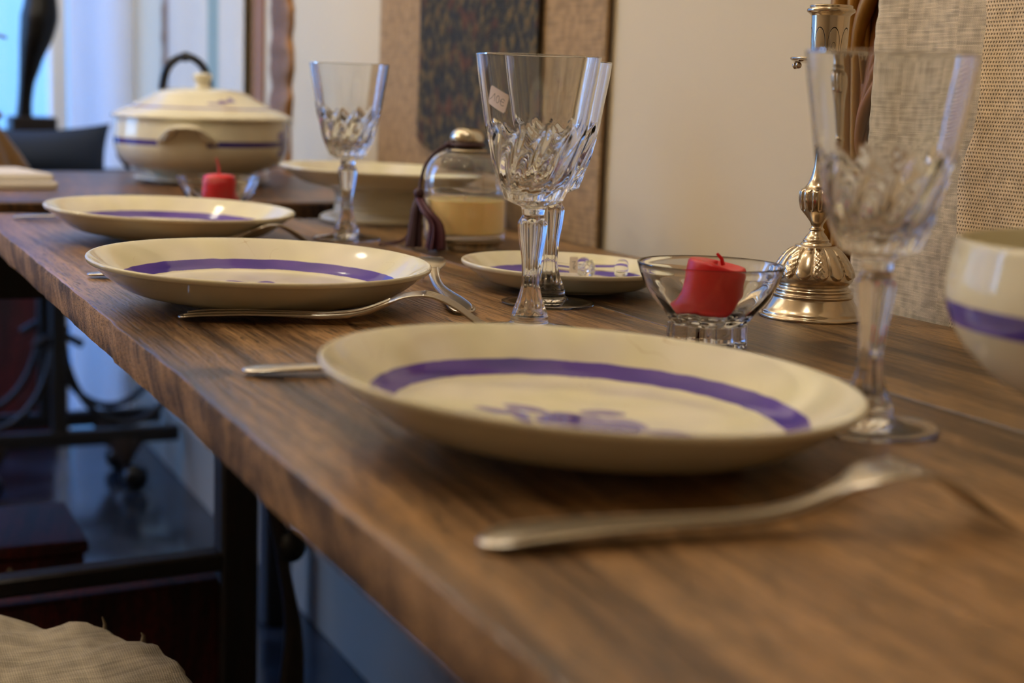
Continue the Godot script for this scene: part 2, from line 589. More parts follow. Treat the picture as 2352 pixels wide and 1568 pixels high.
func room() -> void:
	var lx := -1.5
	var hid := mat(Color(0.72, 0.64, 0.53), 0.8)
	var bz := 1.6
	structure("wall_right", slab(Vector3(WALL_X, 0, END_Z - 0.2), Vector3(WALL_X + 0.15, 2.6, bz), M.wall), "cream plastered long wall beside the table", "wall")
	# baseboard: a tall grey board with a moulded ledge
	var bb := mat(Color(0.50, 0.46, 0.40), 0.5)
	var w := structure("baseboard_right", slab(Vector3(WALL_X - 0.014, 0, END_Z), Vector3(WALL_X, 0.125, bz), bb), "grey beige baseboard along the long wall under the table", "baseboard")
	put("moulding", joined([[Vector3(WALL_X - 0.02, 0.125, END_Z), Vector3(WALL_X, 0.15, bz)], [Vector3(WALL_X - 0.011, 0.15, END_Z), Vector3(WALL_X, 0.162, bz)]], bb, 0.004), w)
	# far wall: shop window above a dark dado, and a full-height light beside it behind a white blind
	structure("wall_far", joined([[Vector3(0.722, 0, END_Z - 0.15), Vector3(WALL_X + 0.1, 2.6, END_Z)], [Vector3(lx, 0, END_Z - 0.15), Vector3(-1.4, 2.6, END_Z)], [Vector3(-1.4, 2.3, END_Z - 0.15), Vector3(0.722, 2.6, END_Z)]], M.pale_paint), "white far wall around the shop window", "wall")
	structure("trim_2", joined([[Vector3(-1.4, 0, END_Z - 0.15), Vector3(0.575, 0.46, END_Z)], [Vector3(-1.42, 0.46, END_Z - 0.15), Vector3(0.57, 0.485, END_Z + 0.02)], [Vector3(-1.4, 0, END_Z), Vector3(0.57, 0.1, END_Z + 0.014)]], M.wood_red, 0.004), "dark red brown dado under the shop window", "dado")
	var fr := structure("window_1", joined([[Vector3(0.565, 0.0, END_Z - 0.06), Vector3(0.605, 2.3, END_Z + 0.01)], [Vector3(-1.4, 0.485, END_Z - 0.1), Vector3(-1.36, 2.3, END_Z - 0.04)], [Vector3(-1.36, 0.485, END_Z - 0.1), Vector3(0.565, 0.52, END_Z - 0.04)], [Vector3(-1.36, 2.25, END_Z - 0.1), Vector3(0.722, 2.3, END_Z - 0.04)], [Vector3(-0.5, 0.52, END_Z - 0.1), Vector3(-0.46, 2.25, END_Z - 0.04)]], M.pale_paint, 0.004), "white framed shop window at the far end of the room", "window")
	put("pane", slab(Vector3(-0.46, 0.52, END_Z - 0.064), Vector3(0.565, 2.25, END_Z - 0.06), M.pane, 0.0005), fr)
	put("pane", slab(Vector3(-1.36, 0.52, END_Z - 0.064), Vector3(-0.5, 2.25, END_Z - 0.06), M.pane, 0.0005), fr)
	put("pane", slab(Vector3(0.605, 0.03, END_Z - 0.084), Vector3(0.722, 2.25, END_Z - 0.08), M.pane, 0.0005), fr)
	# white blind: daylight shines through it
	var g := Geo.new()
	var rows := []
	for h in [0.012, 2.32]:
		var row := PackedVector3Array()
		for k in 41:
			var x := lerpf(0.607, 0.7695, k / 40.0)
			row.append(Vector3(x, h, END_Z + 0.022 + 0.004 * sin((x - 0.607) * 60.0)))
		rows.append(row)
	rows.reverse()
	g.grid(rows, false)
	var blind := mat(Color(0.93, 0.93, 0.92), 0.9)
	blind.backlight_enabled = true
	blind.backlight = Color(0.98, 0.98, 0.98)
	blind.cull_mode = BaseMaterial3D.CULL_DISABLED
	put_tagged("window_blind", g.mesh(blind), "white blind lit through by daylight between the shop window and the long wall", "blind")
	# left wall with a glazed street door and a window beside it, out of the frame
	structure("wall_left", joined([[Vector3(lx - 0.15, 0, END_Z), Vector3(lx, 2.6, -3.985)], [Vector3(lx - 0.15, 0, -2.85), Vector3(lx, 2.6, bz)], [Vector3(lx - 0.15, 0, -3.985), Vector3(lx, 0.04, -3.42)], [Vector3(lx - 0.15, 0, -3.42), Vector3(lx, 0.75, -2.85)], [Vector3(lx - 0.15, 2.35, -3.985), Vector3(lx, 2.6, -2.85)]], hid), "beige left wall around a glazed street door", "wall")
	fr = structure("window_2", joined([[Vector3(lx - 0.1, 0.04, -3.985), Vector3(lx - 0.04, 2.35, -3.945)], [Vector3(lx - 0.1, 0.75, -2.9), Vector3(lx - 0.04, 2.35, -2.85)], [Vector3(lx - 0.1, 0.04, -3.45), Vector3(lx - 0.04, 2.35, -3.4)], [Vector3(lx - 0.1, 0.04, -3.945), Vector3(lx - 0.04, 0.09, -3.45)], [Vector3(lx - 0.1, 0.75, -3.4), Vector3(lx - 0.04, 0.8, -2.9)], [Vector3(lx - 0.1, 2.3, -3.945), Vector3(lx - 0.04, 2.35, -2.9)]], M.pale_paint, 0.004), "white glazed street door and window in the left wall", "window")
	put("pane", slab(Vector3(lx - 0.074, 0.09, -3.945), Vector3(lx - 0.07, 2.3, -3.45), M.pane, 0.0005), fr)
	put("pane", slab(Vector3(lx - 0.074, 0.8, -3.4), Vector3(lx - 0.07, 2.3, -2.9), M.pane, 0.0005), fr)
	structure("wall_back", slab(Vector3(lx - 0.15, 0, bz), Vector3(WALL_X + 0.15, 2.6, bz + 0.15), hid), "beige wall behind the camera", "wall")
	structure("ceiling", slab(Vector3(lx - 0.15, 2.6, END_Z - 0.15), Vector3(WALL_X + 0.15, 2.75, bz + 0.15), hid), "beige painted ceiling of the shop", "ceiling")
	var fl := mat(Color(0.19, 0.21, 0.24), 0.3)
	var im := Image.create(512, 512, false, Image.FORMAT_RGB8)
	for y in 512:
		for x in 512:
			var k := 0.75 + n2(x / 90.0, y / 90.0, 5.0) * 0.2 + n2(x / 22.0, y / 22.0, 6.0) * 0.12
			im.set_pixel(x, y, Color(k, k, k))
	var ft := tex(im)
	fl.albedo_texture = ft
	fl.roughness_texture = ft
	fl.roughness = 0.2
	fl.uv1_triplanar = true
	fl.uv1_world_triplanar = true
	fl.uv1_scale = Vector3.ONE * 0.9
	structure("floor", slab(Vector3(lx - 0.15, -0.1, END_Z - 0.15), Vector3(WALL_X + 0.15, 0, bz + 0.15), fl), "dark polished floor of the shop", "floor")
	# the street outside: paving and a pale house front
	var pav := mat(Color(0.34, 0.36, 0.38), 0.9)
	structure("ground", slab(Vector3(-14, -0.35, -14), Vector3(6, -0.2, -4.1), pav), "grey street paving outside the shop window", "street")
	var house := thing("house_front", "pale house front across the street seen through the shop window", "building")
	var hm := mat(Color(0.28, 0.42, 0.50), 0.9)
	put("wall", slab(Vector3(-6, -0.2, -9.3), Vector3(5, 6.0, -9.0), hm), house)
	var lit := mat(Color(0.10, 0.25, 0.40), 0.2)
	lit.emission_enabled = true
	lit.emission = Color(0.55, 0.86, 1.0)
	lit.emission_energy_multiplier = 0.8
	for k in 5:
		var x0 := -2.6 + k * 1.15
		put("lit_window", slab(Vector3(x0, 0.25, -9.02), Vector3(x0 + 0.72, 1.35, -8.97), lit), house)


func cloth(z0: Callable, z1: Callable, y0: float, y1: float, off: Callable, m: Material, nz: int, ny: int, thick := 0.0018, bottom = null) -> ArrayMesh:
	# hangs before the long wall; z0 is its far edge and z1 its near edge at a height, off how far it stands from the wall
	var g := Geo.new()
	var rows := []
	for j in ny + 1:
		var front := PackedVector3Array()
		var back := PackedVector3Array()
		for i in nz + 1:
			var u := float(i) / nz
			var lo := y0
			if bottom != null:
				lo += bottom.call(u)
			var y := lerpf(lo, y1, float(j) / ny)
			var z := lerpf(z0.call(y), z1.call(y), u)
			var x: float = WALL_X - off.call(u, y)
			z *= (x + 0.001) / 0.735
			front.append(Vector3(x, y, z))
			back.append(Vector3(x + thick, y, z))
		back.reverse()
		front.append_array(back)
		rows.append(front)
	# close below and above
	var low: PackedVector3Array = rows[0].duplicate()
	var top: PackedVector3Array = rows[ny].duplicate()
	for r in [low, top]:
		for i in nz + 1:
			var mid: Vector3 = (r[i] + r[2 * nz + 1 - i]) / 2.0
			r[i] = mid
			r[2 * nz + 1 - i] = mid
	rows.push_front(low)
	rows.append(top)
	rows.reverse()
	g.grid(rows, true)
	return g.mesh(m)


func wall_hangings() -> void:
	# fine pink-beige linen and coarse openwork cloth by the right of the frame
	var top := 1.5
	var edge := func(y: float) -> float:
		var h := y - T
		return -0.9465 - (0.23 - h) * 0.055 + n2(y * 160.0, 0.0, 21.0) * 0.0012 + n2(y * 18.0, 0.0, 22.0) * 0.0016
	var near := func(y: float) -> float: return -0.70 + 0.02 * sin(y * 9.0)
	put_tagged("linen_cloth", cloth(edge, near, 0.35, top, func(u: float, y: float) -> float: return 0.0255 + 0.0022 * sin(u * 9.0 + y * 3.0) + 0.0012 * sin(u * 23.0), M.linen, 70, 300), "fine pinkish beige linen with frayed edge hanging behind the silver candlestick", "cloth")
	var kedge := func(y: float) -> float:
		var h := y - T
		return lerpf(-0.8405, -0.8285, smoothstep(0.10, 0.155, h)) - 0.004 * exp(-pow((h - 0.105) / 0.015, 2.0)) + n2(y * 30.0, 1.0, 23.0) * 0.0014 + n2(y * 130.0, 1.0, 24.0) * 0.0009
	put_tagged("knit_cloth", cloth(kedge, func(_y: float) -> float: return -0.35, 0.30, top, func(u: float, y: float) -> float: return 0.0335 + 0.0012 * sin(u * 12.0 + y * 4.0), M.knit_cloth, 60, 160, 0.002), "coarse open knitted beige cloth hanging at the right edge of the view", "cloth")
	# carved and gilded upright of a mirror frame, half hidden by the linen
	var gilt := mat(Color(0.58, 0.40, 0.13), 0.42, 0.5)
	var gilt_dark := mat(Color(0.50, 0.30, 0.10), 0.5, 0.3)
	var t := thing("carved_mirror", "gilded upright of a leaf carved frame half covered by the beige linen", "frame", Vector3(WALL_X, T + 0.003, -1.0))
	var g := Geo.new()
	g.box(Vector3(-0.007, 0.36, 0.05), Vector3(0.012, 0.76, 0.17), 0.003)
	put("backing", g.mesh(gilt_dark), t)
	g = Geo.new()
	g.tube([Vector3(-0.014, -0.01, -0.026), Vector3(-0.014, 0.35, -0.022), Vector3(-0.014, 0.73, -0.02)], [0.009, 0.009, 0.009], 12)
	g.tube([Vector3(-0.013, -0.01, -0.010), Vector3(-0.013, 0.35, -0.007), Vector3(-0.013, 0.73, -0.004)], 0.006, 10)
	put("bead", g.mesh(gilt), t)
	for k in 9:
		# an acanthus leaf: three curling ribs that spring from the bead towards the linen
		var y := 0.0 + k * 0.082
		g = Geo.new()
		for q in 3:
			var pts := []
			var rad := []
			for s in 13:
				var f := s / 12.0
				pts.append(Vector3(-0.013 - 0.007 * sin(f * PI), y + 0.014 * q + 0.095 * sin(f * 1.45), 0.002 + q * 0.005 + 0.062 * (1.0 - cos(f * 1.45))))
				rad.append(0.0018 + 0.005 * sin(f * PI) * (1.0 - 0.2 * q))
			g.tube(pts, rad, 8)
		put("leaf", g.mesh(gilt if k % 2 == 0 else gilt_dark), t)
	# brown linen panel with a dark tapestry over it
	var nn := func(z: float) -> Callable: return func(y: float) -> float: return z + 0.002 * sin(y * 14.0)
	put_tagged("linen_hanging", cloth(nn.call(-2.046), nn.call(-1.378), 0.56, top, func(u: float, y: float) -> float: return 0.008 + 0.0016 * sin(u * 14.0 + sin(y * 5.0)) + 0.0008 * sin(u * 31.0 + 1.0), M.tan_linen, 90, 60, 0.004), "tan burlap linen hanging on the wall behind the wine glasses", "cloth")
	var im := Image.create(512, 512, false, Image.FORMAT_RGB8)
	var hi := Image.create(512, 512, false, Image.FORMAT_L8)
	for y in 512:
		for x in 512:
			var a := n2(x / 34.0, y / 46.0, 31.0) + 0.6 * n2(x / 15.0, y / 19.0, 32.0)
			var b := n2(x / 60.0, y / 70.0, 33.0)
			var f := n2(x / 5.0, y / 5.0, 34.0)
			var c := Color(0.22, 0.195, 0.135)
			c = c.lerp(Color(0.40, 0.32, 0.17), clampf(a * 1.3, 0.0, 1.0))
			c = c.lerp(Color(0.10, 0.115, 0.13), clampf(-a * 1.7, 0.0, 1.0))
			c = c.lerp(Color(0.34, 0.17, 0.10), clampf(b * 1.6 - 0.3, 0.0, 0.7))
			c = c.lightened(clampf(f * 0.05, 0.0, 1.0)).darkened(clampf(-f * 0.25, 0.0, 1.0))
			im.set_pixel(x, y, c)
			var z := clampf(0.5 + f * 0.3 + a * 0.2, 0.0, 1.0)
			hi.set_pixel(x, y, Color(z, z, z))
	var tap := tri_mat([tex(im), tex(hi)], Vector3.ONE / 0.26, Color(0.95, 0.95, 0.95), 0.95, 0.25)
	put_tagged("tapestry", cloth(nn.call(-1.893), nn.call(-1.538), T + 0.072, top, func(u: float, y: float) -> float: return 0.0155 + 0.0012 * sin(u * 11.0 + y * 2.0), tap, 50, 60, 0.003, func(u: float) -> float: return 0.02 * pow(absf(u - 0.5) * 2.0, 6.0)), "dark green and brown woven tapestry hanging over the tan linen", "tapestry")
	# gilded mirror with a striped towel over it, at the far end of the wall
	var mir := thing("gilt_moulding", "large wavy gilded frame on the wall behind the tureen", "frame", Vector3(WALL_X, T - 0.04, 0))
	for q in [[-3.555, 0.050, 1.0], [-2.645, 0.060, 2.0]]:
		g = Geo.new()
		var rows := []
		for k in 61:
			var y := k * 0.0125
			var w: float = q[1] * (1.0 + 0.28 * n2(y * 11.0, 0.0, 40.0 + q[2]) + 0.12 * n2(y * 40.0, 0.0, 44.0 + q[2]))
			var d := 0.016 + 0.006 * n2(y * 25.0, 0.0, 46.0 + q[2])
			var row := PackedVector3Array()
			for i in 13:
				var a := PI * i / 12.0
				row.append(Vector3(-0.001 - d * pow(sin(a), 0.6), y, q[0] - cos(a) * w))
			rows.append(row)
		rows.reverse()
		g.grid(rows, false)
		put("frame", g.mesh(mat(Color(0.50, 0.32, 0.09), 0.5, 0.35)), mir)
	g = Geo.new()
	g.box(Vector3(-0.004, 0.37, -3.08), Vector3(0.006, 0.76, 0.9), 0.001)
	put("inner_panel", g.mesh(mat(Color(0.80, 0.74, 0.62), 0.6)), mir)
	g = Geo.new()
	g.box(Vector3(-0.010, 0.37, -2.775), Vector3(0.006, 0.76, 0.07), 0.002)
	put("frame_moulding", g.mesh(mat(Color(0.55, 0.37, 0.20), 0.5)), mir)
	var st := Image.create(512, 64, false, Image.FORMAT_RGB8)
	for y in 64:
		for x in 512:
			var k := 0.97 + n2(x / 3.0, y / 3.0, 50.0) * 0.03
			var c := Color(0.80, 0.77, 0.71) * k
			# the stripe lies two fifths from the near edge
			var d := absf(x - 322.0) / 27.0
			if d < 1.0:
				c = c.lerp(Color(0.47, 0.56, 0.54), 0.85)
			st.set_pixel(x, y, c)
	var towel := mat(Color.WHITE, 0.95)
	towel.albedo_texture = tex(st)
	g = Geo.new()
	var rows := []
	var uvs := []
	for j in 31:
		var row := PackedVector3Array()
		var uvr := []
		for i in 41:
			var u := i / 40.0
			row.append(Vector3(WALL_X - 0.024 - 0.004 * sin(u * 15.0), T + 0.02 + j * 0.025, lerpf(-3.48, -2.82, u)))
			uvr.append(Vector2(u, j / 30.0))
		for i in 41:
			var u := 1.0 - i / 40.0
			row.append(Vector3(WALL_X - 0.022 - 0.004 * sin(u * 15.0), T + 0.02 + j * 0.025, lerpf(-3.48, -2.82, u)))
			uvr.append(Vector2(u, j / 30.0))
		uvr.append(uvr[0])
		rows.append(row)
		uvs.append(uvr)
	rows.reverse()
	uvs.reverse()
	g.grid(rows, true, uvs)
	put_tagged("striped_towel", g.mesh(towel), "white linen towel with one grey green stripe hung over the wavy gilded frame", "towel")


func put_tagged(called: String, m: Mesh, label: String, category: String, group := "") -> MeshInstance3D:
	var o := put(numbered(called), m)
	o.set_meta("label", label)
	o.set_meta("category", category)
	if group:
		o.set_meta("group", group)
	return o


func table() -> void:
	var t := thing("dining_table", "long weathered oak table laid with plates along the wall", "table", Vector3(0, T, 0))
	# planks with a worn, uneven front edge
	for q in [[0.175, 0.5303, M.wood, 1], [0.5318, 0.737, M.wood2, 0]]:
		var g := Geo.new()
		var rows := []
		var n := 150
		for k in n + 1:
			var z := lerpf(0.35, -1.835 + 0.12 * (q[0] - 0.175) / 0.4, float(k) / n)
			var a: float = q[0]
			var wob := 0.0
			var low := 0.0
			if q[3] == 1:
				wob = n2(z * 16.0, 0.0, 60.0) * 0.0009 + n2(z * 90.0, 0.0, 61.0) * 0.0004 + n2(z * 4.0, 0.0, 62.0) * 0.0015
				low = n2(z * 14.0, 3.0, 63.0) * 0.0009 + n2(z * 110.0, 3.0, 64.0) * 0.0004
			var bv := 0.0028 + 0.0016 * n2(z * 14.0, 5.0, 65.0) if q[3] == 1 else 0.0009
			var b: float = q[1]
			var zz := z
			var e: float = -1.835 + 0.12 * (q[1] - 0.175) / 0.4
			if k == n:
				zz = e
			row_plank(rows, a + wob, b, bv, low, z, zz)
		if q[3] == 1:
			# the sawn front edge is raw, paler wood
			var edge := []
			var rest := []
			for r in rows:
				edge.append(r.slice(1, 6))
				var o: PackedVector3Array = r.slice(5)
				o.append_array(r.slice(0, 2))
				rest.append(o)
			var ge := Geo.new()
			ge.grid(edge, false)
			var em := ge.mesh(M.sawn)
			g.grid(rest, false)
			var pm := g.mesh(q[2], em)
			put("plank", pm, t)
			continue
		g.grid(rows, true)
		# ends
		for r in [rows[0], rows[n]]:
			var c := Vector3.ZERO
			for p in r:
				c += p
			c /= r.size()
			for i in r.size():
				g.tri(c, r[i], r[(i + 1) % r.size()], Vector3(0, 0, 1 if r == rows[0] else -1))
		put("plank", g.mesh(q[2]), t)
	# the trestle at the far end
	var iron = M.iron
	var g := Geo.new()
	g.box(Vector3(0.449, -0.39, -1.72), Vector3(0.044, 0.722, 0.044), 0.004)
	put("leg", g.mesh(M.wood_dark), t)
	g = Geo.new()
	g.box(Vector3(0.28, -0.405, -1.715), Vector3(0.33, 0.022, 0.03), 0.003, Basis(Vector3.BACK, 0.03))
	put("crossbar", g.mesh(M.wood_dark), t)
	g = Geo.new()
	g.box(Vector3(0.30, -0.50, -1.74), Vector3(0.27, 0.14, 0.05), 0.004, Basis(Vector3.BACK, 0.03))
	put("stretcher_board", g.mesh(M.wood_red), t)
	g = Geo.new()
	var pts := curve3([Vector3(0.47, -0.03, -1.70), Vector3(0.482, -0.2, -1.70), Vector3(0.487, -0.30, -1.70), Vector3(0.50, -0.40, -1.70), Vector3(0.515, -0.50, -1.70), Vector3(0.512, -0.62, -1.70), Vector3(0.53, -0.72, -1.70), Vector3(0.56, -0.735, -1.70)], 6)
	var st := []
	for i in pts.size():
		var f: Vector3 = (pts[mini(i + 1, pts.size() - 1)] - pts[maxi(i - 1, 0)]).normalized()
		var r := f.cross(Vector3.BACK).normalized()
		st.append([pts[i], r * (0.013 + 0.006 * sin(i * 0.25)), Vector3.FORWARD * 0.01])
	g.sweep(st, 12, 0.7)
	put("scroll_leg", g.mesh(mat(Color(0.09, 0.055, 0.035), 0.5)), t)
	g = Geo.new()
	var sp := PackedVector2Array()
	for k in 11:
		var a := -PI / 2 + PI * k / 10
		sp.append(Vector2(cos(a) * 0.017 + 0.0001, sin(a) * 0.02))
	g.lathe(sp, 16, null, Vector3(0.509, -0.385, -1.69))
	put("knob", g.mesh(M.iron), t)
	# rails that carry the top
	g = Geo.new()
	g.box(Vector3(0.46, -0.045, -1.70), Vector3(0.5, 0.03, 0.06), 0.003)
	put("rail", g.mesh(M.wood_dark), t)


func row_plank(rows: Array, a: float, b: float, bv: float, low: float, z: float, zz: float) -> void:
	var th := 0.027
	var row := PackedVector3Array()
	# seen from the near end, counter-clockwise seen along the table
	var zb := zz if zz < -1.7 else z
	for p in [Vector2(a + bv, 0), Vector2(a + bv * 0.3, -bv * 0.3), Vector2(a, -bv), Vector2(a + low, -th * 0.5), Vector2(a + 0.001 + low, -th + 0.002), Vector2(a + 0.004, -th), Vector2(b - 0.002, -th), Vector2(b, -th + 0.002), Vector2(b, -0.0015), Vector2(b - 0.0012, 0)]:
		row.append(Vector3(p.x, p.y, z if p.x < a + 0.02 else zb))
	# top in several strips so that its normals stay flat
	row.append(Vector3(b - 0.02, 0, zb))
	row.append(Vector3(a + 0.02, 0, z))
	rows.append(row)


func far_end() -> void:
	# second table across the end, a centimetre higher
	var y := T + 0.01
	var t := thing("side_table", "brown wooden table behind the oak table carrying the tureen", "table", Vector3(0, y, 0))
	var g := Geo.new()
	g.box(Vector3(0.02, -0.015, -2.16), Vector3(1.40, 0.03, 0.63), 0.002)
	put("tabletop", g.mesh(M.wood_far), t)
	g = Geo.new()
	g.box(Vector3(0.02, -0.075, -1.90), Vector3(1.26, 0.09, 0.02), 0.002)
	g.box(Vector3(0.02, -0.075, -2.40), Vector3(1.26, 0.09, 0.02), 0.002)
	put("apron", g.mesh(M.wood_dark), t)
	for q in [Vector3(-0.6, -0.395, -1.90), Vector3(-0.6, -0.395, -2.40), Vector3(0.70, -0.395, -2.42)]:
		g = Geo.new()
		g.box(q, Vector3(0.045, 0.73, 0.045), 0.004)
		put("leg", g.mesh(M.wood_dark), t)
	# white booklets
	for k in 2:
		g = Geo.new()
		g.box(Vector3.ZERO, Vector3(0.21, 0.009, 0.16), 0.001)
		var b := put_tagged("booklet", g.mesh(mat(Color(0.80, 0.77, 0.74), 0.6)), ["lower white booklet of the pair on the brown table", "upper white booklet of the pair on the brown table"][k], "booklet", "white booklets on the brown table")
		b.position = Vector3(0.185 - 0.006 * k, y + 0.005 + 0.0095 * k, -2.125 - 0.012 * k)
		b.rotation.y = 0.12 + 0.05 * k
		var pg := Geo.new()
		pg.box(Vector3(0, 0, 0.0006), Vector3(0.206, 0.006, 0.16), 0.0005)
		put("pages", pg.mesh(mat(Color(0.90, 0.88, 0.84), 0.8)), b)
	# gilded altar candlestick at the left edge of the frame
	t = thing("gilded_candlestick", "gilded pricket candlestick cut by the left edge of the view", "candlestick", Vector3(0.246, y, -2.412), 0.4)
	g = Geo.new()
	var rows := []
	for q in [[0.0, 0.056], [0.008, 0.057], [0.012, 0.054], [0.03, 0.044], [0.06, 0.024], [0.075, 0.014]]:
		var row := PackedVector3Array()
		for i in 36:
			var a := TAU * i / 36
			row.append(Vector3(cos(a), 0, sin(a)) * q[1] * (1.0 + 0.22 * cos(3.0 * a)) + Vector3(0, q[0], 0))
		rows.append(row)
	g.grid(rows, true)
	put("tripod_base", g.mesh(M.brass), t)
	g = Geo.new()
	g.lathe(smooth(V2([13, 74, 20, 79, 26, 86, 17, 94, 10, 104, 9, 140, 12, 160, 17, 178, 11, 196, 9, 215, 10, 240, 16, 258, 20, 270, 14, 285, 11, 330, 16, 360, 9, 380])), 28)
	put("stem", g.mesh(M.brass), t)
	g = Geo.new()
	g.lathe(smooth(V2([9, 378, 30, 386, 46, 396, 44, 399, 8, 392, 3, 396, 1, 440, 0.1, 441])), 28)
	put("drip_pan", g.mesh(M.brass), t)
	g = Geo.new()
	g.tube(curve3([Vector3(0.008, 0.196, 0), Vector3(0.022, 0.203, 0.0), Vector3(0.036, 0.200, 0.002)]), 0.0022, 8)
	put("leaf_arm", g.mesh(M.brass), t)
	tureen(y)
	# black wrought iron basket behind the tureen
	t = thing("iron_basket", "black wrought iron basket with arched handle behind the tureen", "basket", Vector3(0.549, y, -2.424), -0.43)
	for s in [-1.0, 1.0]:
		g = Geo.new()
		pts_arc(g, 0.037, 0.132, 0.052, 0.006 * s, 0.0055)
		put("handle", g.mesh(M.black), t)
	g = Geo.new()
	g.tube([Vector3(0, 0.184, -0.008), Vector3(0, 0.183, 0.008)], 0.008, 10)
	put("handle_collar", g.mesh(M.black), t)
	g = Geo.new()
	g.tube([Vector3(0.038, 0.128, -0.006), Vector3(0.038, 0.128, 0.012)], 0.008, 10)
	put("handle_collar", g.mesh(M.black), t)
	g = Geo.new()
	var ring := []
	for k in 33:
		ring.append(Vector3(cos(TAU * k / 32) * 0.037, 0.108, sin(TAU * k / 32) * 0.037))
	g.tube(ring, 0.004, 8)
	for s in [-1.0, 1.0]:
		g.tube([Vector3(s * 0.037, 0.105, 0), Vector3(s * 0.037, 0.134, 0)], 0.005, 8)
	g.lathe(smooth(V2([0.1, 12, 20, 12, 26, 30, 30, 70, 37, 108, 35, 108, 28, 70, 24, 32, 18, 15, 0.1, 15])), 28)
	put("bowl", g.mesh(M.black), t)
	for k in 3:
		g = Geo.new()
		var a: float = [PI * 0.98, 0.0, -PI * 0.5][k]
		var d := Vector3(cos(a), 0, sin(a))
		var w: float = [0.105, 0.075, 0.06][k]
		g.tube(curve3([d * 0.024 + Vector3(0, 0.03, 0), d * w * 0.6 + Vector3(0, 0.055, 0), d * w * 0.88 + Vector3(0, 0.05, 0), d * w + Vector3(0, 0.03, 0), d * w * 0.85 + Vector3(0, 0.006, 0)], 6), 0.004, 8)
		put("foot", g.mesh(M.black), t)
	# blue velvet cushion that stands on the console
	t = thing("velvet_cushion", "dark blue velvet cushion with pointed corner leaning behind the booklets", "cushion", Vector3(0, T, -3.2))
	var velvet := mat(Color(0.025, 0.10, 0.19), 0.8)
	velvet.rim_enabled = true
	velvet.rim = 0.5
	g = Geo.new()
	rows = []
	for j in 19:
		var row := PackedVector3Array()
		for side in 2:
			for i in 24:
				var u := i / 23.0 if side == 0 else 1.0 - i / 23.0
				row.append(cushion_point(u, j / 18.0, 1.0 if side == 0 else -1.0))
		rows.append(row)
	rows.reverse()
	g.grid(rows, true)
	put("cover", g.mesh(velvet), t)
	# bronze on a console by the window
	t = thing("console_table", "dark console with scrolled treadle style iron base by the shop window", "table", Vector3(0.482, 0, -3.35))
	g = Geo.new()
	g.box(Vector3(-0.06, T - 0.065, 0), Vector3(0.64, 0.03, 0.60), 0.003)
	put("tabletop", g.mesh(M.wood_dark), t)
	for z in [0.0, -0.2]:
		g = Geo.new()
		g.box(Vector3(-0.02, 0.128, z), Vector3(0.56, 0.034, 0.03), 0.004)
		put("bottom_bar", g.mesh(M.iron), t)
		g = Geo.new()
		g.box(Vector3(0.0, 0.405, z), Vector3(0.035, 0.53, 0.025), 0.005)
		put("upright", g.mesh(M.iron), t)
		g = Geo.new()
		g.tube([Vector3(-0.05, 0.335, z), Vector3(0.0, 0.365, z), Vector3(0.05, 0.335, z)], 0.009, 8)
		put("crosspiece", g.mesh(M.iron), t)
		for s in [-1.0, 1.0]:
			g = Geo.new()
			var arc := []
			for k in 25:
				var a := lerpf(PI * 1.02, PI * 1.9, k / 24.0)
				arc.append(Vector3(s * (0.145 + 0.135 * cos(a)), 0.37 + 0.215 * sin(a), z))
			g.tube(arc, 0.008, 8)
			put("scroll", g.mesh(M.iron), t)
			g = Geo.new()
			g.lathe(V2([0.1, 58, 10, 58, 13, 66, 46, 122, 0.1, 122]), 16, null, Vector3(s * 0.142, 0, z), 1.0, 0.5)
			put("foot", g.mesh(mat(Color(0.12, 0.075, 0.05), 0.6)), t)
			g = Geo.new()
			g.tube([Vector3(0.006 + s * 0.155, 0.030, z - 0.012), Vector3(0.006 + s * 0.155, 0.030, z + 0.012)], 0.029, 16)
			put("castor", g.mesh(M.black), t)
	t = thing("bronze_sculpture", "nearly black bronze sculpture standing before the bright shop window", "sculpture", Vector3(0.45, T, -3.45))
	var bronze := mat(Color(0.035, 0.03, 0.028), 0.32, 0.6)
	g = Geo.new()
	rows = []
	# height, left, right from the photograph's outline
	var ol := [[0.069, 0.414, 0.449], [0.10, 0.418, 0.449], [0.14, 0.421, 0.455], [0.165, 0.422, 0.464], [0.195, 0.423, 0.475], [0.23, 0.424, 0.492], [0.26, 0.426, 0.502], [0.285, 0.428, 0.506], [0.32, 0.436, 0.504], [0.40, 0.444, 0.496], [0.47, 0.434, 0.50], [0.54, 0.43, 0.498], [0.61, 0.442, 0.49], [0.65, 0.454, 0.48], [0.68, 0.446, 0.486], [0.72, 0.444, 0.488], [0.75, 0.456, 0.476], [0.758, 0.465, 0.467]]
	var op := []
	for q in ol:
		op.append(Vector3(q[1] - 0.45, q[0], q[2] - 0.45))
	op = curve3(op, 4)
	for q in op:
		var row := PackedVector3Array()
		for i in 28:
			var a := TAU * i / 28
			var hw: float = (q.z - q.x) / 2.0
			row.append(Vector3((q.x + q.z) / 2.0 + hw * cos(a), q.y, hw * 0.9 * sin(a) + 0.006 * sin(q.y * 9.0)))
		rows.append(row)
	g.grid(rows, true)
	put("figure", g.mesh(bronze), t)
	g = Geo.new()
	g.box(Vector3(-0.002, 0.0105, 0), Vector3(0.095, 0.119, 0.085), 0.003)
	put("plinth", g.mesh(mat(Color(0.07, 0.05, 0.045), 0.4)), t)


func pts_arc(g: Geo, r: float, y0: float, h: float, z: float, w: float) -> void:
	var p := []
	for k in 25:
		var a := PI * k / 24.0
		p.append(Vector3(r * cos(a), y0 + h * sin(a), z + 0.003 * sin(a * 6.0)))
	g.tube(p, w, 8)


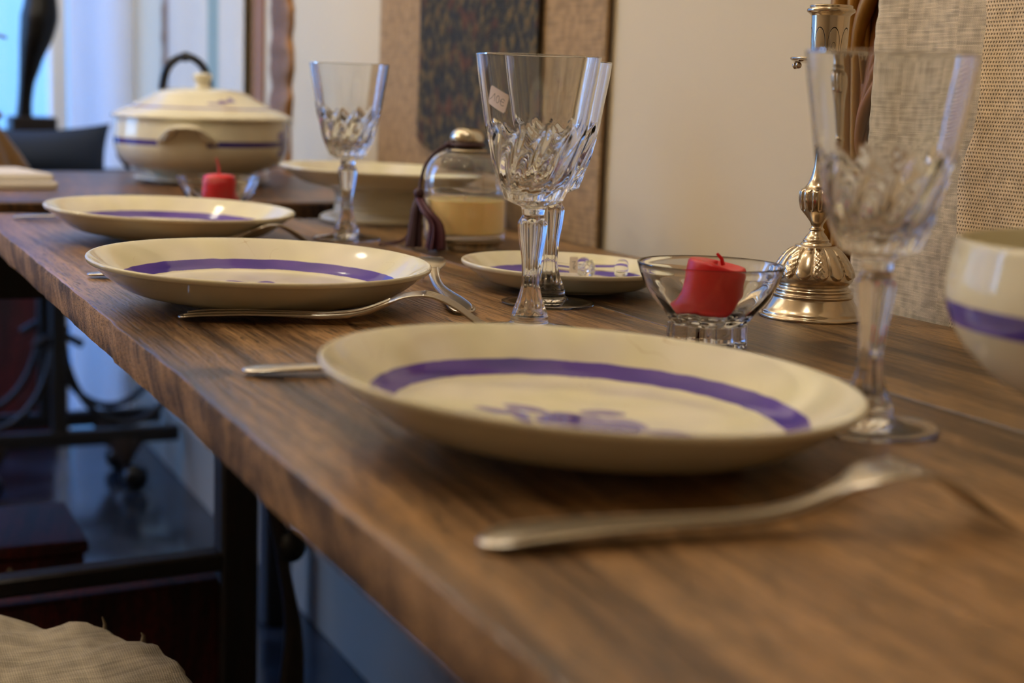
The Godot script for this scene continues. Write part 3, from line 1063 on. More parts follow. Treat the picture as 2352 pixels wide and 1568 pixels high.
func cushion_point(u: float, f: float, side: float) -> Vector3:
	# a square cushion: the edges sag inwards between its pointed corners
	var top := 0.048 + 0.022 * pow(absf(u - 0.55) * 2.0, 2.0)
	var x := lerpf(0.20, 0.572, u) + (f - 1.0) * 0.016 * u
	x -= 0.012 * sin(f * PI) * (u - 0.5)
	var yy := lerpf(-0.047, top, f)
	return Vector3(x, yy, -0.02 * (f - 0.5) + side * 0.05 * pow(sin(u * PI) * sin(clampf(f, 0.02, 0.98) * PI), 0.5))


func tureen(y: float) -> void:
	# oval dish under it
	var g := Geo.new()
	g.lathe(smooth(V2([0.1, 0, 70, 0, 76, 1.5, 94, 5.5, 96, 7.0, 93, 7.5, 74, 3.6, 40, 3, 0.1, 3])), 64, null, Vector3.ZERO, 1.0, 1.1)
	var dish := put_tagged("oval_dish", g.mesh(M.china), "flat cream oval dish under the big lidded tureen", "dish")
	dish.position = Vector3(0.528, y, -2.226)
	dish.rotation.y = -0.43
	var t := thing("soup_tureen", "large cream lidded tureen with violet blue bands on the brown table", "tureen", Vector3(0.528, y + 0.0035, -2.226), -0.38)
	t.scale = Vector3.ONE * 0.962
	# band painted round the body, broken at the two handles
	var im := Image.create(1024, 256, false, Image.FORMAT_RGB8)
	im.fill(CREAM)
	var jm := Image.create(1024, 256, false, Image.FORMAT_RGB8)
	jm.fill(CREAM)
	# handles sit at v angle of +z (u 0.25) and -z (u 0.75)
	for x in 1024:
		var u := x / 1024.0
		var gap := minf(absf(u - 0.259), absf(u - 0.759))
		if gap > 0.044:
			for yy in range(109, 129):
				im.set_pixel(x, yy, BLUE.darkened(0.12))
		for yy in range(137, 147):
			jm.set_pixel(x, yy, BLUE.lerp(CREAM, 0.25))
	for u in [0.02, 0.52]:
		var c := Vector2(u * 1024.0, 122)
		for k in [[0, 0, 34, 30], [-26, -26, 24, 26], [22, -30, 26, 24], [-14, 30, 22, 24], [20, 26, 22, 22], [0, -58, 15, 22]]:
			blob(im, c + Vector2(k[0], k[1]), Vector2(k[2], k[3]), 0.3, BLUE, 0.9)
	for u in [0.17, 0.67]:
		var c := Vector2(u * 1024.0, 100)
		for k in [[0, 0, 15, 15], [22, 8, 24, 7], [-24, -6, 22, 8], [-32, -20, 10, 16]]:
			blob(jm, c + Vector2(k[0], k[1]), Vector2(k[2], k[3]), 0.0, BLUE, 0.85)
	var bm := mat(Color.WHITE, 0.1)
	bm.albedo_texture = tex(im)
	bm.texture_repeat = true
	var lm := mat(Color.WHITE, 0.1)
	lm.albedo_texture = tex(jm)
	g = Geo.new()
	var prof := PackedVector2Array()
	var px := smooth(V2([62, 0, 70, 2, 72, 6, 82, 12, 105, 20, 120, 31, 128, 46, 130, 62, 129.5, 78, 128.5, 90, 128, 94.5]), 8)
	prof.append_array(px)
	# v runs with height so that the band sits at sixty millimetres
	var rows := []
	var uvs := []
	for p in prof:
		var row := PackedVector3Array()
		var ur := []
		for i in 96:
			var a := TAU * i / 96
			row.append(Vector3(p.x * cos(a), p.y, p.x * 1.12 * sin(a)))
		for i in 97:
			ur.append(Vector2(i / 96.0, 1.0 - p.y / 0.11))
		rows.append(row)
		uvs.append(ur)
	g.grid(rows, true, uvs)
	put("body", g.mesh(bm), t)
	g = Geo.new()
	rows = []
	uvs = []
	var lp := smooth(V2([126, 92, 132, 92.5, 133.5, 95, 132, 97.5, 122, 103, 100, 113, 80, 123, 66, 131, 45, 136.5, 20, 138.5, 0.1, 139]), 6)
	for p in lp:
		var row := PackedVector3Array()
		var ur := []
		for i in 96:
			var a := TAU * i / 96
			row.append(Vector3(p.x * cos(a), p.y, p.x * 1.12 * sin(a)))
		for i in 97:
			ur.append(Vector2(i / 96.0, 1.0 - clampf((p.y - 0.085) / 0.055, 0.0, 1.0)))
		rows.append(row)
		uvs.append(ur)
	g.grid(rows, true, uvs)
	var lid := put("lid", g.mesh(lm), t)
	g = Geo.new()
	g.lathe(smooth(V2([14, 137, 11, 141, 11, 146, 14, 152, 15, 156, 13, 159, 6, 160.5, 0.1, 161])), 32, null, Vector3.ZERO, 1.0, 1.3)
	put("knob", g.mesh(M.china), lid)
	for s in [1.0, -1.0]:
		# ledge handle: a thick curved grip with hollow underside
		g = Geo.new()
		var pp := curve3([Vector3(-0.034 * s, 0.060, 0.142 * s), Vector3(-0.026 * s, 0.070, 0.155 * s), Vector3(-0.016 * s, 0.080, 0.163 * s), Vector3(0, 0.082, 0.166 * s), Vector3(0.016 * s, 0.080, 0.163 * s), Vector3(0.026 * s, 0.070, 0.155 * s), Vector3(0.034 * s, 0.060, 0.142 * s)], 6)
		var st := []
		for i in pp.size():
			var f: Vector3 = (pp[mini(i + 1, pp.size() - 1)] - pp[maxi(i - 1, 0)]).normalized()
			var up := Vector3(0, 1, 0)
			var r := f.cross(up).normalized()
			up = r.cross(f).normalized()
			st.append([pp[i] - Vector3(0, 0, 0.006 * s), r * 0.011, up * 0.0032])
		g.sweep(st, 14, 0.8)
		# web between the grip and the body
		var web := []
		for i in pp.size():
			var k: float = pp[i].x
			web.append([Vector3(k, pp[i].y + 0.002, (0.130 + (pp[i].z * s - 0.134) * 0.5) * s), Vector3(0, 0, 0.022), Vector3(0, 0.003, 0)])
		g.sweep(web, 10, 0.6)
		put("handle", g.mesh(M.china), t)
		g = Geo.new()
		for k in 3:
			g.box(Vector3((k - 1) * 0.009 * s, 0.0858, 0.160 * s), Vector3(0.006, 0.0006, 0.009), 0.0002)
		put("handle_stripe", g.mesh(mat(BLUE.lerp(CREAM, 0.2), 0.2)), t)


func under_table() -> void:
	# dark red crate on the floor
	var t := thing("red_crate", "dark red painted wooden crate on the floor under the tables", "crate", Vector3(0.1, 0, -2.11))
	var g := Geo.new()
	g.box(Vector3(0, 0.14, 0), Vector3(0.44, 0.28, 0.195), 0.004)
	put("body", g.mesh(M.wood_red), t)
	g = Geo.new()
	g.box(Vector3(0, 0.289, 0), Vector3(0.45, 0.018, 0.205), 0.003)
	put("lid", g.mesh(M.wood_red), t)
	for k in [0.03, 0.075]:
		g = Geo.new()
		g.tube([Vector3(0.05 + k, 0.265, 0.097), Vector3(0.05 + k, 0.265, 0.099)], 0.004, 10)
		put("nail_head", g.mesh(M.steel), t)
	# stool with an off-white cover
	t = thing("covered_stool", "stool with a rumpled off white cloth cover in the lower left corner", "stool", Vector3(0.0, 0, -1.05))
	g = Geo.new()
	var rows := []
	var lay := [[0.90, -0.075], [0.97, -0.07], [1.0, -0.05], [1.0, -0.028], [0.985, -0.012], [0.95, -0.003], [0.88, 0.0], [0.75, 0.001], [0.55, 0.002], [0.35, 0.003], [0.15, 0.003], [0.002, 0.003]]
	for q in lay:
		var row := PackedVector3Array()
		for i in 140:
			var a := TAU * i / 140
			var c := cos(a)
			var s := sin(a)
			var e := 0.3
			var p := Vector3(signf(c) * pow(absf(c), e) * 0.26, 0, signf(s) * pow(absf(s), e) * 0.25)
			if p.z < 0.0 and p.x > 0.15:
				p.z += (p.x - 0.15) * 0.75   # its far edge slants off at the corner
			p *= q[0]
			var k: float = q[0]
			var rough := n2(p.x * 14.0, p.z * 14.0, 70.0) * 0.009 + n2(p.x * 42.0, p.z * 42.0 + q[1] * 50.0, 71.0) * 0.0022
			row.append(p * (1.0 + n2(a * 9.0, q[1] * 40.0, 72.0) * 0.012) + Vector3(0, 0.457 + q[1] + rough * (1.0 if k < 0.99 else 0.6), 0))
		rows.append(row)
	g.grid(rows, true)
	var fleece := tri_mat(M.weave, Vector3.ONE / 0.12, Color(0.66, 0.61, 0.52), 0.98, 0.06)
	put("cover", g.mesh(fleece), t)
	g = Geo.new()
	for q in [[0.213, -0.196, 0.013], [0.240, -0.170, 0.005]]:
		var p := Vector3(q[0], 0.447, q[1])
		var h: float = q[2]
		g = Geo.new()
		g.tube([p - Vector3(0, 0.006, 0), p + Vector3(0.001, h * 0.5, 0), p + Vector3(-0.001, h, 0)], [0.0032, 0.0014, 0.0005], 7)
		put("tuft", g.mesh(fleece), t)
	g = Geo.new()
	g.box(Vector3(0, 0.36, 0.0), Vector3(0.42, 0.05, 0.40), 0.004)
	put("frame", g.mesh(M.wood_dark), t)
	for q in [Vector3(-0.18, 0.17, -0.16), Vector3(0.18, 0.17, -0.12), Vector3(-0.18, 0.17, 0.17), Vector3(0.18, 0.17, 0.17)]:
		g = Geo.new()
		g.lathe(V2([0.1, -170, 14, -170, 15, 0, 20, 170, 0.1, 170]), 16, null, q)
		put("leg", g.mesh(M.wood_dark), t)


# ---------------------------------------------------------------- crockery
func plate_mesh(R: float, h: float, image: Image) -> ArrayMesh:
	# glazed plate: R in mm, rim height h in mm; upper face wears the painted band
	var up := smooth(V2([R, h - 1.2, R - 0.3, h, R - 2.5, h + 0.1, R * 0.9, h - h * 0.2, R * 0.80, h * 0.50, R * 0.74, h * 0.33, R * 0.68, h * 0.24, R * 0.5, h * 0.2, R * 0.25, h * 0.19, 0.05, h * 0.19]), 5)
	var dn := smooth(V2([0.05, h * 0.09, R * 0.50, h * 0.09, R * 0.53, h * 0.02, R * 0.55, 0, R * 0.58, h * 0.03, R * 0.60, h * 0.10, R * 0.75, h * 0.19, R * 0.86, h * 0.46, R - 4.0, h - 5.0, R - 0.8, h - 3.0, R, h - 1.2]), 5)
	var m := ArrayMesh.new()
	var pm := mat(Color.WHITE, 0.07)
	pm.albedo_texture = tex(image)
	for part in 2:
		var g := Geo.new()
		var prof := up if part == 0 else dn
		var rows := []
		var uvs := []
		for p in prof:
			var row := PackedVector3Array()
			var ur := []
			for i in 128:
				var a := TAU * i / 128
				row.append(Vector3(p.x * cos(a), p.y, p.x * sin(a)))
			for i in 129:
				var a := TAU * i / 128
				ur.append(Vector2(cos(a), sin(a)) * p.x / (R * 0.001) * 0.5 + Vector2(0.5, 0.5))
			rows.append(row)
			uvs.append(ur)
		g.grid(rows, true, uvs)
		g.mesh(pm if part == 0 else M.china, m)
	return m


func tilt(o: Node3D, tz: float, tx: float, yaw: float) -> void:
	# lean of a thing on the uneven table: rise along the view's right and towards the viewer
	var right := Vector3(0.9063, 0, 0.4226)
	var back := Vector3(-0.4226, 0, 0.9063)
	var nrm := (Vector3.UP - right * tz - back * tx).normalized()
	var q := Quaternion(Vector3.UP, nrm)
	o.basis = Basis(q) * Basis(Vector3.UP, yaw)


func crockery() -> void:
	var img := plate_image(1024, 0.808, 0.728, 1.35, 1.0)
	var big := plate_mesh(122.0, 28.0, img)
	var a := put_tagged("dinner_plate", big, "nearest cream dinner plate with violet band and a blue flower in its well", "plate", "cream dinner plates with a violet band")
	a.position = Vector3(0.316, T + 0.0035, -0.595)
	tilt(a, -0.049, -0.006, -0.44)
	var b := put_tagged("dinner_plate", big, "middle of three dinner plates, a fork resting right before it", "plate", "cream dinner plates with a violet band")
	b.position = Vector3(0.294, T + 0.0024, -1.061)
	tilt(b, -0.022, -0.016, 2.1)
	var c := put_tagged("dinner_plate", big, "farthest of three dinner plates, before the small glass bowl", "plate", "cream dinner plates with a violet band")
	c.position = Vector3(0.328, T + 0.0024, -1.516)
	tilt(c, -0.025, -0.011, 3.9)
	var small := plate_image(512, 0.80, 0.69, 0.0, 5.0)
	var d := put_tagged("dessert_plate", plate_mesh(84.0, 19.0, small), "small cream violet banded plate holding crystal knife rests behind the wine glasses", "plate")
	d.position = Vector3(0.552, T + 0.0012, -1.088)
	tilt(d, -0.02, -0.005, 1.0)
	# footed serving dish behind the left glass
	var t := thing("footed_dish", "cream footed serving dish with violet line behind the far wine glass", "dish", Vector3(0.6175, T, -1.70))
	var fd := plate_image(512, 0.80, 0.75, 0.0, 9.0)
	var top := put("dish", plate_mesh(122.0, 24.0, fd), t, Vector3(0, 0.038, 0))
	tilt(top, -0.02, 0.0, 0.0)
	var g := Geo.new()
	g.lathe(smooth(V2([0.1, 3, 60, 2, 70, 0, 73, 1.5, 73.5, 4, 70, 7, 60, 10, 56, 13, 57, 16, 55.5, 19, 56, 24, 55, 28, 56.5, 34, 60, 40, 66, 44]), 5), 80)
	put("pedestal", g.mesh(M.china), t)
	# big bowl at the right edge
	t = thing("footed_bowl", "cream footed bowl with broad violet band cut by the right edge", "bowl", Vector3(0.532, T, -0.478))
	var prof := smooth(V2([30, 3, 44, 0, 48, 2, 47, 7, 42, 13, 41, 20, 50, 27, 66, 36, 78, 47, 86, 59, 89.5, 70, 89.5, 80, 88, 90, 87, 96, 85.5, 97.5, 84, 96, 84.5, 85, 85, 72, 80, 58, 66, 45, 46, 36, 20, 32, 0.1, 31]), 6)
	var im := Image.create(1024, 256, false, Image.FORMAT_RGB8)
	im.fill(CREAM)
	for x in 1024:
		for yy in range(105, 127):
			im.set_pixel(x, yy, BLUE.lerp(Color(0.40, 0.33, 0.68), clampf((yy - 108) / 18.0 + n2(x / 40.0, yy / 10.0, 80.0) * 0.4, 0.0, 1.0)))
	for u in [0.50, 0.0]:
		var cc := Vector2(u * 1024.0, 150)
		for k in [[0, 0, 34, 36], [-30, 22, 22, 22], [28, 16, 24, 20], [0, 40, 20, 24]]:
			blob(im, cc + Vector2(k[0], k[1]), Vector2(k[2], k[3]), 0.0, BLUE, 1.0)
	var bm := mat(Color.WHITE, 0.08)
	bm.albedo_texture = tex(im)
	var rows := []
	var uvs := []
	for k in prof.size():
		var p := prof[k]
		var row := PackedVector3Array()
		var ur := []
		for i in 96:
			var an := TAU * i / 96
			row.append(Vector3(p.x * cos(an), p.y, p.x * sin(an)))
		for i in 97:
			# inside the bowl the glaze is plain
			ur.append(Vector2(i / 96.0, 1.0 - p.y / 0.12 if k < 84 else 0.02))
		rows.append(row)
		uvs.append(ur)
	g = Geo.new()
	g.grid(rows, true, uvs)
	var o := put("body", g.mesh(bm), t)
	o.rotation.y = 0.62


# ---------------------------------------------------------------- glassware
func cut_bowl(a: float, r: float, h: float, _j: int) -> float:
	# leaf-shaped slanting cuts in the lower bowl, heights in metres
	var y := h * 1000.0
	if y < 82.0 or y > 132.0:
		return r
	var n := 12.0
	var ph := fposmod(n * (a + (y - 84.0) * 0.017) / TAU, 1.0) * 2.0 - 1.0
	var e1 := sqrt(clampf((131.5 - y) / 30.0, 0.0, 1.0))
	if e1 <= 0.0:
		return r
	var fade := clampf((y - 83.0) / 2.5, 0.0, 1.0)
	var d := 1.0 - pow(ph / maxf(e1 * 0.97, 0.02), 2.0)
	return r - 0.0019 * clampf(d, 0.0, 1.0) * fade


func fluted_stem(a: float, r: float, h: float, _j: int) -> float:
	var y := h * 1000.0
	if y < 12.0 or y > 74.0:
		return r
	var k := clampf((y - 12.0) / 4.0, 0.0, 1.0) * clampf((74.0 - y) / 3.0, 0.0, 1.0)
	return r * (1.0 - 0.13 * k * (1.0 - absf(cos(a * 4.0))) * 1.2 + 0.02 * k)


func glassware() -> void:
	var t := thing("wine_glass", "cut crystal wine glass with a 10€ price sticker in front of its twin", "wine glass", Vector3(0.427, T, -0.890), 0.3, "cut crystal wine glasses")
	# bowl: outside up to the rim, then the inside down
	var out := smooth(V2([7.4, 78.5, 8.2, 81.3, 12.5, 83.2, 18.4, 85.8, 19.6, 86.6, 20.2, 88.0, 24.1, 97.4, 27.9, 110, 32.5, 129.6, 35.7, 149, 38.4, 165, 39.9, 176.6, 40.1, 177.3]), 7)
	var inn := smooth(V2([39.7, 177.6, 39.1, 177.2, 38.8, 176, 37.2, 165, 34.4, 149, 31.0, 129.6, 25.8, 112, 21.0, 101, 15.0, 94.5, 7.0, 92, 0.05, 91.5]), 6)
	var prof := out.duplicate()
	prof.append_array(inn)
	var g := Geo.new()
	var nout := out.size()
	g.lathe(prof, 176, func(a: float, r: float, h: float, j: int) -> float: return cut_bowl(a, r, h, j) if j < nout else r)
	put("bowl", g.mesh(M.glass), t)
	g = Geo.new()
	var stem := smooth(V2([12.3, 9.2, 12.3, 10.6, 11.2, 13.5, 8.1, 21.3, 5.9, 31.6, 6.3, 45.8, 8.3, 58.7, 9.5, 68.5, 9.4, 71.5, 8.2, 73.8, 7.2, 76, 7.4, 78.5]), 7)
	g.lathe(stem, 96, fluted_stem)
	put("stem", g.mesh(M.glass), t)
	g = Geo.new()
	g.lathe(smooth(V2([0.05, 1.6, 14, 1.5, 28, 0.8, 33.2, 0.1, 34.4, 0.5, 34.6, 1.2, 34.0, 1.9, 26, 3.1, 18, 4.4, 13.4, 6.0, 12.3, 7.6, 12.3, 9.2]), 5), 96)
	put("foot", g.mesh(M.glass), t)
	copy_of(t, "wine_glass", "cut crystal wine glass standing directly behind the one with the price sticker", Vector3(0.498, T, -1.007), 1.1)
	copy_of(t, "wine_glass", "farthest wine glass, standing before the footed dish", Vector3(0.503, T, -1.490), 2.0)
	copy_of(t, "wine_glass", "nearest blurred wine glass, between the candlestick and the right bowl", Vector3(0.461, T, -0.581), 0.7)
	# price sticker on the first glass, bent round the bowl
	var im := Image.create(256, 192, false, Image.FORMAT_RGB8)
	im.fill(Color(0.93, 0.88, 0.86))
	var ink := Color(0.12, 0.11, 0.13)
	stroke(im, [Vector2(8, 150), Vector2(40, 120), Vector2(70, 72), Vector2(78, 58), Vector2(82, 80), Vector2(92, 132)], 2.0, ink)
	var o := []
	for k in 21:
		var a := TAU * k / 20.0
		o.append(Vector2(130 + 20 * cos(a), 96 + 37 * sin(a)))
	stroke(im, o, 2.0, ink)
	o = []
	for k in 13:
		var a := 0.75 + (TAU - 1.5) * k / 12.0
		o.append(Vector2(198 + 28 * cos(a), 98 + 34 * sin(a)))
	stroke(im, o, 2.0, ink)
	stroke(im, [Vector2(166, 96), Vector2(214, 94)], 2.0, ink)
	var paper := mat(Color.WHITE, 0.7)
	paper.albedo_texture = tex(im)
	g = Geo.new()
	var rows := []
	var back := []
	var uvs := []
	for j in 13:
		var row := PackedVector3Array()
		var rb := PackedVector3Array()
		var ur := []
		for i in 17:
			# rounded corners, turned a quarter-right in its own plane
			var u := (i / 16.0 - 0.5) * 2.0
			var w := (j / 12.0 - 0.5) * 2.0
			var cut := 1.0 - 0.14 * pow(absf(w), 7.0)
			var p := Vector2(u * 8.0 * cut, w * 6.2).rotated(-0.42)
			var y := 149.5 + p.y
			var r := 35.75 + (y - 149.0) * 0.168 + 0.25
			var ang := p.x / r
			row.append(Vector3(cos(ang) * r, y, -sin(ang) * r) * 0.001)
			rb.append(Vector3(cos(ang) * (r - 0.14), y, -sin(ang) * (r - 0.14)) * 0.001)
			ur.append(Vector2(0.5 + 0.5 * u, 0.5 - 0.5 * w))
		rows.append(row)
		back.append(rb)
		uvs.append(ur)
	rows.reverse()
	uvs.reverse()
	g.grid(rows, false, uvs)
	var am := g.mesh(paper)
	var gb := Geo.new()
	gb.grid(back, false)
	gb.mesh(mat(Color(0.86, 0.82, 0.78), 0.8), am)
	var tag := put("price_sticker", am, t)
	tag.set_meta("label", "white sticker handwritten 10€")
	tag.rotation.y = deg_to_rad(180.0 + 21.0) - 0.3


func candle_bowl(called: String, label: String, at: Vector3) -> Node3D:
	var t := thing(called, label, "bowl", at, 0.2, "small glass bowls with a red candle")
	var g := Geo.new()
	var out := smooth(V2([15, 12.0, 19, 13.0, 25.4, 16.0, 29.6, 21.5, 37, 30.0, 41.5, 38.5, 45.2, 47.5, 46.4, 51.5]), 7)
	var inn := smooth(V2([46.2, 52.2, 45.4, 52.0, 44.9, 51, 43.2, 46, 39.5, 37.5, 35, 30.0, 28, 22.5, 22, 19, 12, 17.2, 0.05, 17]), 6)
	var prof := out.duplicate()
	prof.append_array(inn)
	var no := out.size()
	g.lathe(prof, 140, func(a: float, r: float, h: float, j: int) -> float:
		if j >= no:
			return r
		var y := h * 1000.0
		var k := clampf((37.0 - y) / 10.0, 0.0, 1.0) * clampf((y - 12.0) / 3.0, 0.0, 1.0)
		return r - 0.0021 * k * (1.0 - absf(sin(a * 5.0))))
	put("bowl", g.mesh(M.glass), t)
	g = Geo.new()
	g.lathe(smooth(V2([0.05, 4.0, 15, 3.5, 20, 1.5, 23.5, 0.1, 25.3, 0.6, 25.7, 2, 25.5, 12, 24.6, 14.2, 20, 13.2, 15, 12.0]), 5), 140, func(a: float, r: float, h: float, _j: int) -> float:
		var k := clampf((r - 0.017) / 0.006, 0.0, 1.0)
		return r * (1.0 - 0.1 * k * pow(1.0 - absf(cos(a * 5.0)), 2.0)))
	put("foot", g.mesh(M.glass), t)
	return t


func wax_mat() -> StandardMaterial3D:
	var m := mat(Color(0.78, 0.03, 0.08), 0.35)
	m.subsurf_scatter_enabled = true
	m.subsurf_scatter_strength = 0.08
	return m


func candles() -> void:
	candle_bowl("candle_bowl", "small footed glass bowl holding a leaning red candle beside the silver candlestick", Vector3(0.5165, T, -0.815))
	candle_bowl("candle_bowl", "small glass bowl with red candle behind the farthest dinner plate", Vector3(0.4162, T, -1.675))
	var wax := wax_mat()
	# leaning, half-burnt candle
	var t := thing("red_candle", "short leaning red candle with melted foot in the near glass bowl", "candle", Vector3(0.5165, T + 0.0178, -0.815), 0.0, "red candles")
	var g := Geo.new()
	var rows := []
	var right := Vector3(0.9063, 0, 0.4226)
	var back := Vector3(-0.4226, 0, 0.9063)
	var lean := right * 0.085
	for q in [[0.0, 0.1], [0.0, 12.0], [0.3, 18.0], [1.6, 20.5], [3.5, 21.0], [5.0, 20.2], [7.0, 20.0], [10.0, 19.6], [16.0, 19.2], [22.0, 19.0], [30.0, 18.8], [34.0, 18.4], [35.6, 17.4], [36.0, 15.5], [35.2, 12.0], [34.4, 7.0], [34.2, 0.1]]:
		var row := PackedVector3Array()
		for i in 64:
			var a := TAU * i / 64
			var d := Vector3(cos(a), 0, sin(a))
			var side := d.dot(right)
			var y: float = q[0]
			var r: float = q[1]
			if y > 20.0:
				y -= (side * 2.6 + 1.0) * clampf((y - 20.0) / 12.0, 0.0, 1.0)    # burnt lower on the right
				y -= 2.0 * pow(maxf(d.dot((back * 0.8 + right * 0.6)), 0.0), 4.0) * clampf((y - 25.0) / 8.0, 0.0, 1.0)
			# a run of wax on the left of its foot
			if q[0] > 3.0 and q[0] < 14.0:
				r += 2.6 * pow(maxf(-side, 0.0), 3.0) * clampf((12.5 - q[0]) / 4.0, 0.0, 1.0)
			r *= 1.0 + n2(a * 1.5, q[0] * 0.1, 90.0) * 0.035
			row.append((d * r + Vector3(0, y, 0)) * 0.001 + lean * y * 0.001 * 1.5)
		rows.append(row)
	g.grid(rows, true)
	put("wax", g.mesh(wax), t)
	g = Geo.new()
	var c := lean * 0.05 + right * 0.0035
	g.tube([c + Vector3(0, 0.0335, 0), c + Vector3(0, 0.0375, 0) - right * 0.0012, c + Vector3(0, 0.0405, 0) - right * 0.0042], [0.0013, 0.0012, 0.0009], 8)
	put("wick", g.mesh(wax), t)
	# round-topped candle with a tall wick in the far bowl
	t = thing("red_candle", "round topped red candle with tall wick in the far glass bowl", "candle", Vector3(0.4162, T + 0.0178, -1.675), 0.0, "red candles")
	g = Geo.new()
	g.lathe(smooth(V2([0.1, 0, 15, 0, 17.5, 2, 18.6, 10, 18.8, 24, 18.6, 30, 17.0, 34, 12, 36.4, 5, 37, 0.1, 37]), 5), 48, func(a: float, r: float, h: float, _j: int) -> float: return r * (1.0 + n2(a, h * 60.0, 91.0) * 0.04))
	put("wax", g.mesh(wax), t)
	g = Geo.new()
	g.tube([Vector3(0, 0.036, 0), Vector3(-0.0004, 0.045, 0.0), Vector3(-0.003, 0.054, 0)], [0.0022, 0.0014, 0.0011], 8)
	put("wick", g.mesh(mat(Color(0.75, 0.30, 0.30), 0.7)), t)
	# scented candle in a glass under a dome
	var jar := Vector3(0.590, T, -1.385)
	t = thing("jar_candle", "pale yellow candle in a straight glass on a silver base", "candle", jar)
	g = Geo.new()
	g.lathe(smooth(V2([0.1, 4, 30, 3, 33, 0, 35, 1, 35.5, 4, 37, 7, 39.5, 9, 40, 10.5, 38, 11.4, 0.1, 11.4]), 4), 64)
	put("base", g.mesh(M.silver), t)
	g = Geo.new()
	g.lathe(V2([0.1, 11.8, 38.5, 11.8, 40.2, 12.6, 40.8, 14.5, 40.9, 30, 40.9, 55, 40.6, 56.2, 39.6, 56.4]), 96)
	put("glass", g.mesh(M.pane), t)
	var wx := mat(Color(0.93, 0.80, 0.50), 0.5)
	wx.subsurf_scatter_enabled = true
	wx.subsurf_scatter_strength = 0.3
	g = Geo.new()
	g.lathe(V2([0.1, 16.4, 37.0, 16.6, 38.4, 18.4, 38.6, 48.5, 38.4, 49.3, 36, 48.8, 0.1, 48.4]), 72)
	put("wax", g.mesh(wx), t)
	g = Geo.new()
	g.tube([Vector3(0, 0.048, 0), Vector3(0, 0.056, 0)], 0.0011, 6)
	put("wick", g.mesh(mat(Color(0.85, 0.78, 0.65), 0.8)), t)
	t = thing("glass_dome", "clear glass dome with silver knob covering the pale yellow candle", "dome", jar)
	g = Geo.new()
	g.lathe(smooth(V2([40.6, 56.6, 41.2, 57.2, 41.2, 66, 40.4, 74, 37.9, 82, 33, 89.5, 26.4, 94.2, 20, 96.0, 12, 96.6, 0.05, 96.8]), 6), 96)
	var din := smooth(V2([0.05, 95.0, 12, 94.8, 19.6, 94.2, 25.6, 92.4, 31.6, 88.2, 36.2, 81.2, 38.7, 73.6, 39.5, 66, 39.6, 57.2, 40.6, 56.6]), 6)
	g.lathe(din, 96)
	put("dome", g.mesh(M.glass), t)
	g = Geo.new()
	g.lathe(smooth(V2([20, 96.8, 20.5, 97.4, 18, 99, 15.2, 100, 14.8, 104.5, 15.6, 105.5, 16.6, 108, 16.4, 111, 14.2, 115, 10, 118, 5, 119.4, 0.1, 119.8]), 5), 56)
	put("knob", g.mesh(M.silver), t)
	# plum tassel tied round the knob
	t = thing("tassel", "dark plum silk tassel tied round the silver knob of the dome", "tassel", jar)
	var plum := mat(Color(0.20, 0.05, 0.095), 0.6)
	plum.rim_enabled = true
	plum.rim = 0.4
	g = Geo.new()
	var ring := []
	for k in 41:
		var a := TAU * k / 40
		ring.append(Vector3(cos(a) * 0.0166, 0.1025, sin(a) * 0.0166))
	g.tube(ring, 0.0016, 8)
	put("loop", g.mesh(plum), t)
	# left of the view and a little towards the viewer
	var lf := -right
	var kn := lf * 0.0175 + back * 0.004 + Vector3(0, 0.1018, 0)
	g = Geo.new()
	ball(g, kn, 0.0042, 0.0036)
	put("knot", g.mesh(plum), t)
	var head := lf * 0.0448 + back * 0.017 + Vector3(0, 0.0545, 0)
	g = Geo.new()
	g.tube(curve3([kn, lf * 0.028 + back * 0.01 + Vector3(0, 0.0965, 0), lf * 0.039 + back * 0.013 + Vector3(0, 0.083, 0), lf * 0.0432 + back * 0.013 + Vector3(0, 0.068, 0), head], 8), 0.0017, 8)
	put("cord", g.mesh(plum), t)
	g = Geo.new()
	ball(g, head, 0.0052, 0.0058)
	put("knot", g.mesh(plum), t)
	# two hanks of strands
	var plum2 := mat(Color(0.27, 0.065, 0.125), 0.55)
	for h in 2:
		g = Geo.new()
		for k in 44:
			var a := rng.randf() * TAU
			var r := sqrt(rng.randf())
			var e := Vector3(cos(a) * r, 0, sin(a) * r)
			var end := (lf * 0.048 if h == 0 else lf * 0.026) + back * (0.026 if h == 0 else 0.050)
			var mid := (lf * 0.047 if h == 0 else lf * 0.026) + back * (0.022 if h == 0 else 0.046)
			var s := 0.0075 if h == 0 else 0.0085
			g.tube(curve3([head + e * 0.003 - Vector3(0, 0.004, 0), head.lerp(mid + Vector3(0, 0.03, 0), 0.6) + (lf * 0.003 + back * 0.004) * h + e * 0.005, mid + Vector3(0, 0.026, 0) + e * s * 0.8, end + e * s * 1.15 + Vector3(0, 0.0025 + rng.randf() * 0.003, 0)], 4), 0.0011, 5)
		put("strands", g.mesh(plum2 if h else plum), t)
	g = Geo.new()
	for k in 3:
		var s := k * 0.0025
		g.tube(curve3([head - Vector3(0, 0.02, 0), lf * 0.05 + back * 0.017 + Vector3(0, 0.022, 0), lf * (0.056 + s) + back * 0.02 + Vector3(0, 0.009, 0), lf * (0.072 + s * 2.0) + back * 0.018 + Vector3(0, 0.003 + s * 0.3, 0), lf * (0.083 - s) + back * 0.016 + Vector3(0, 0.0022, 0)], 6), 0.0006, 5)
	put("loose_threads", g.mesh(plum2), t)


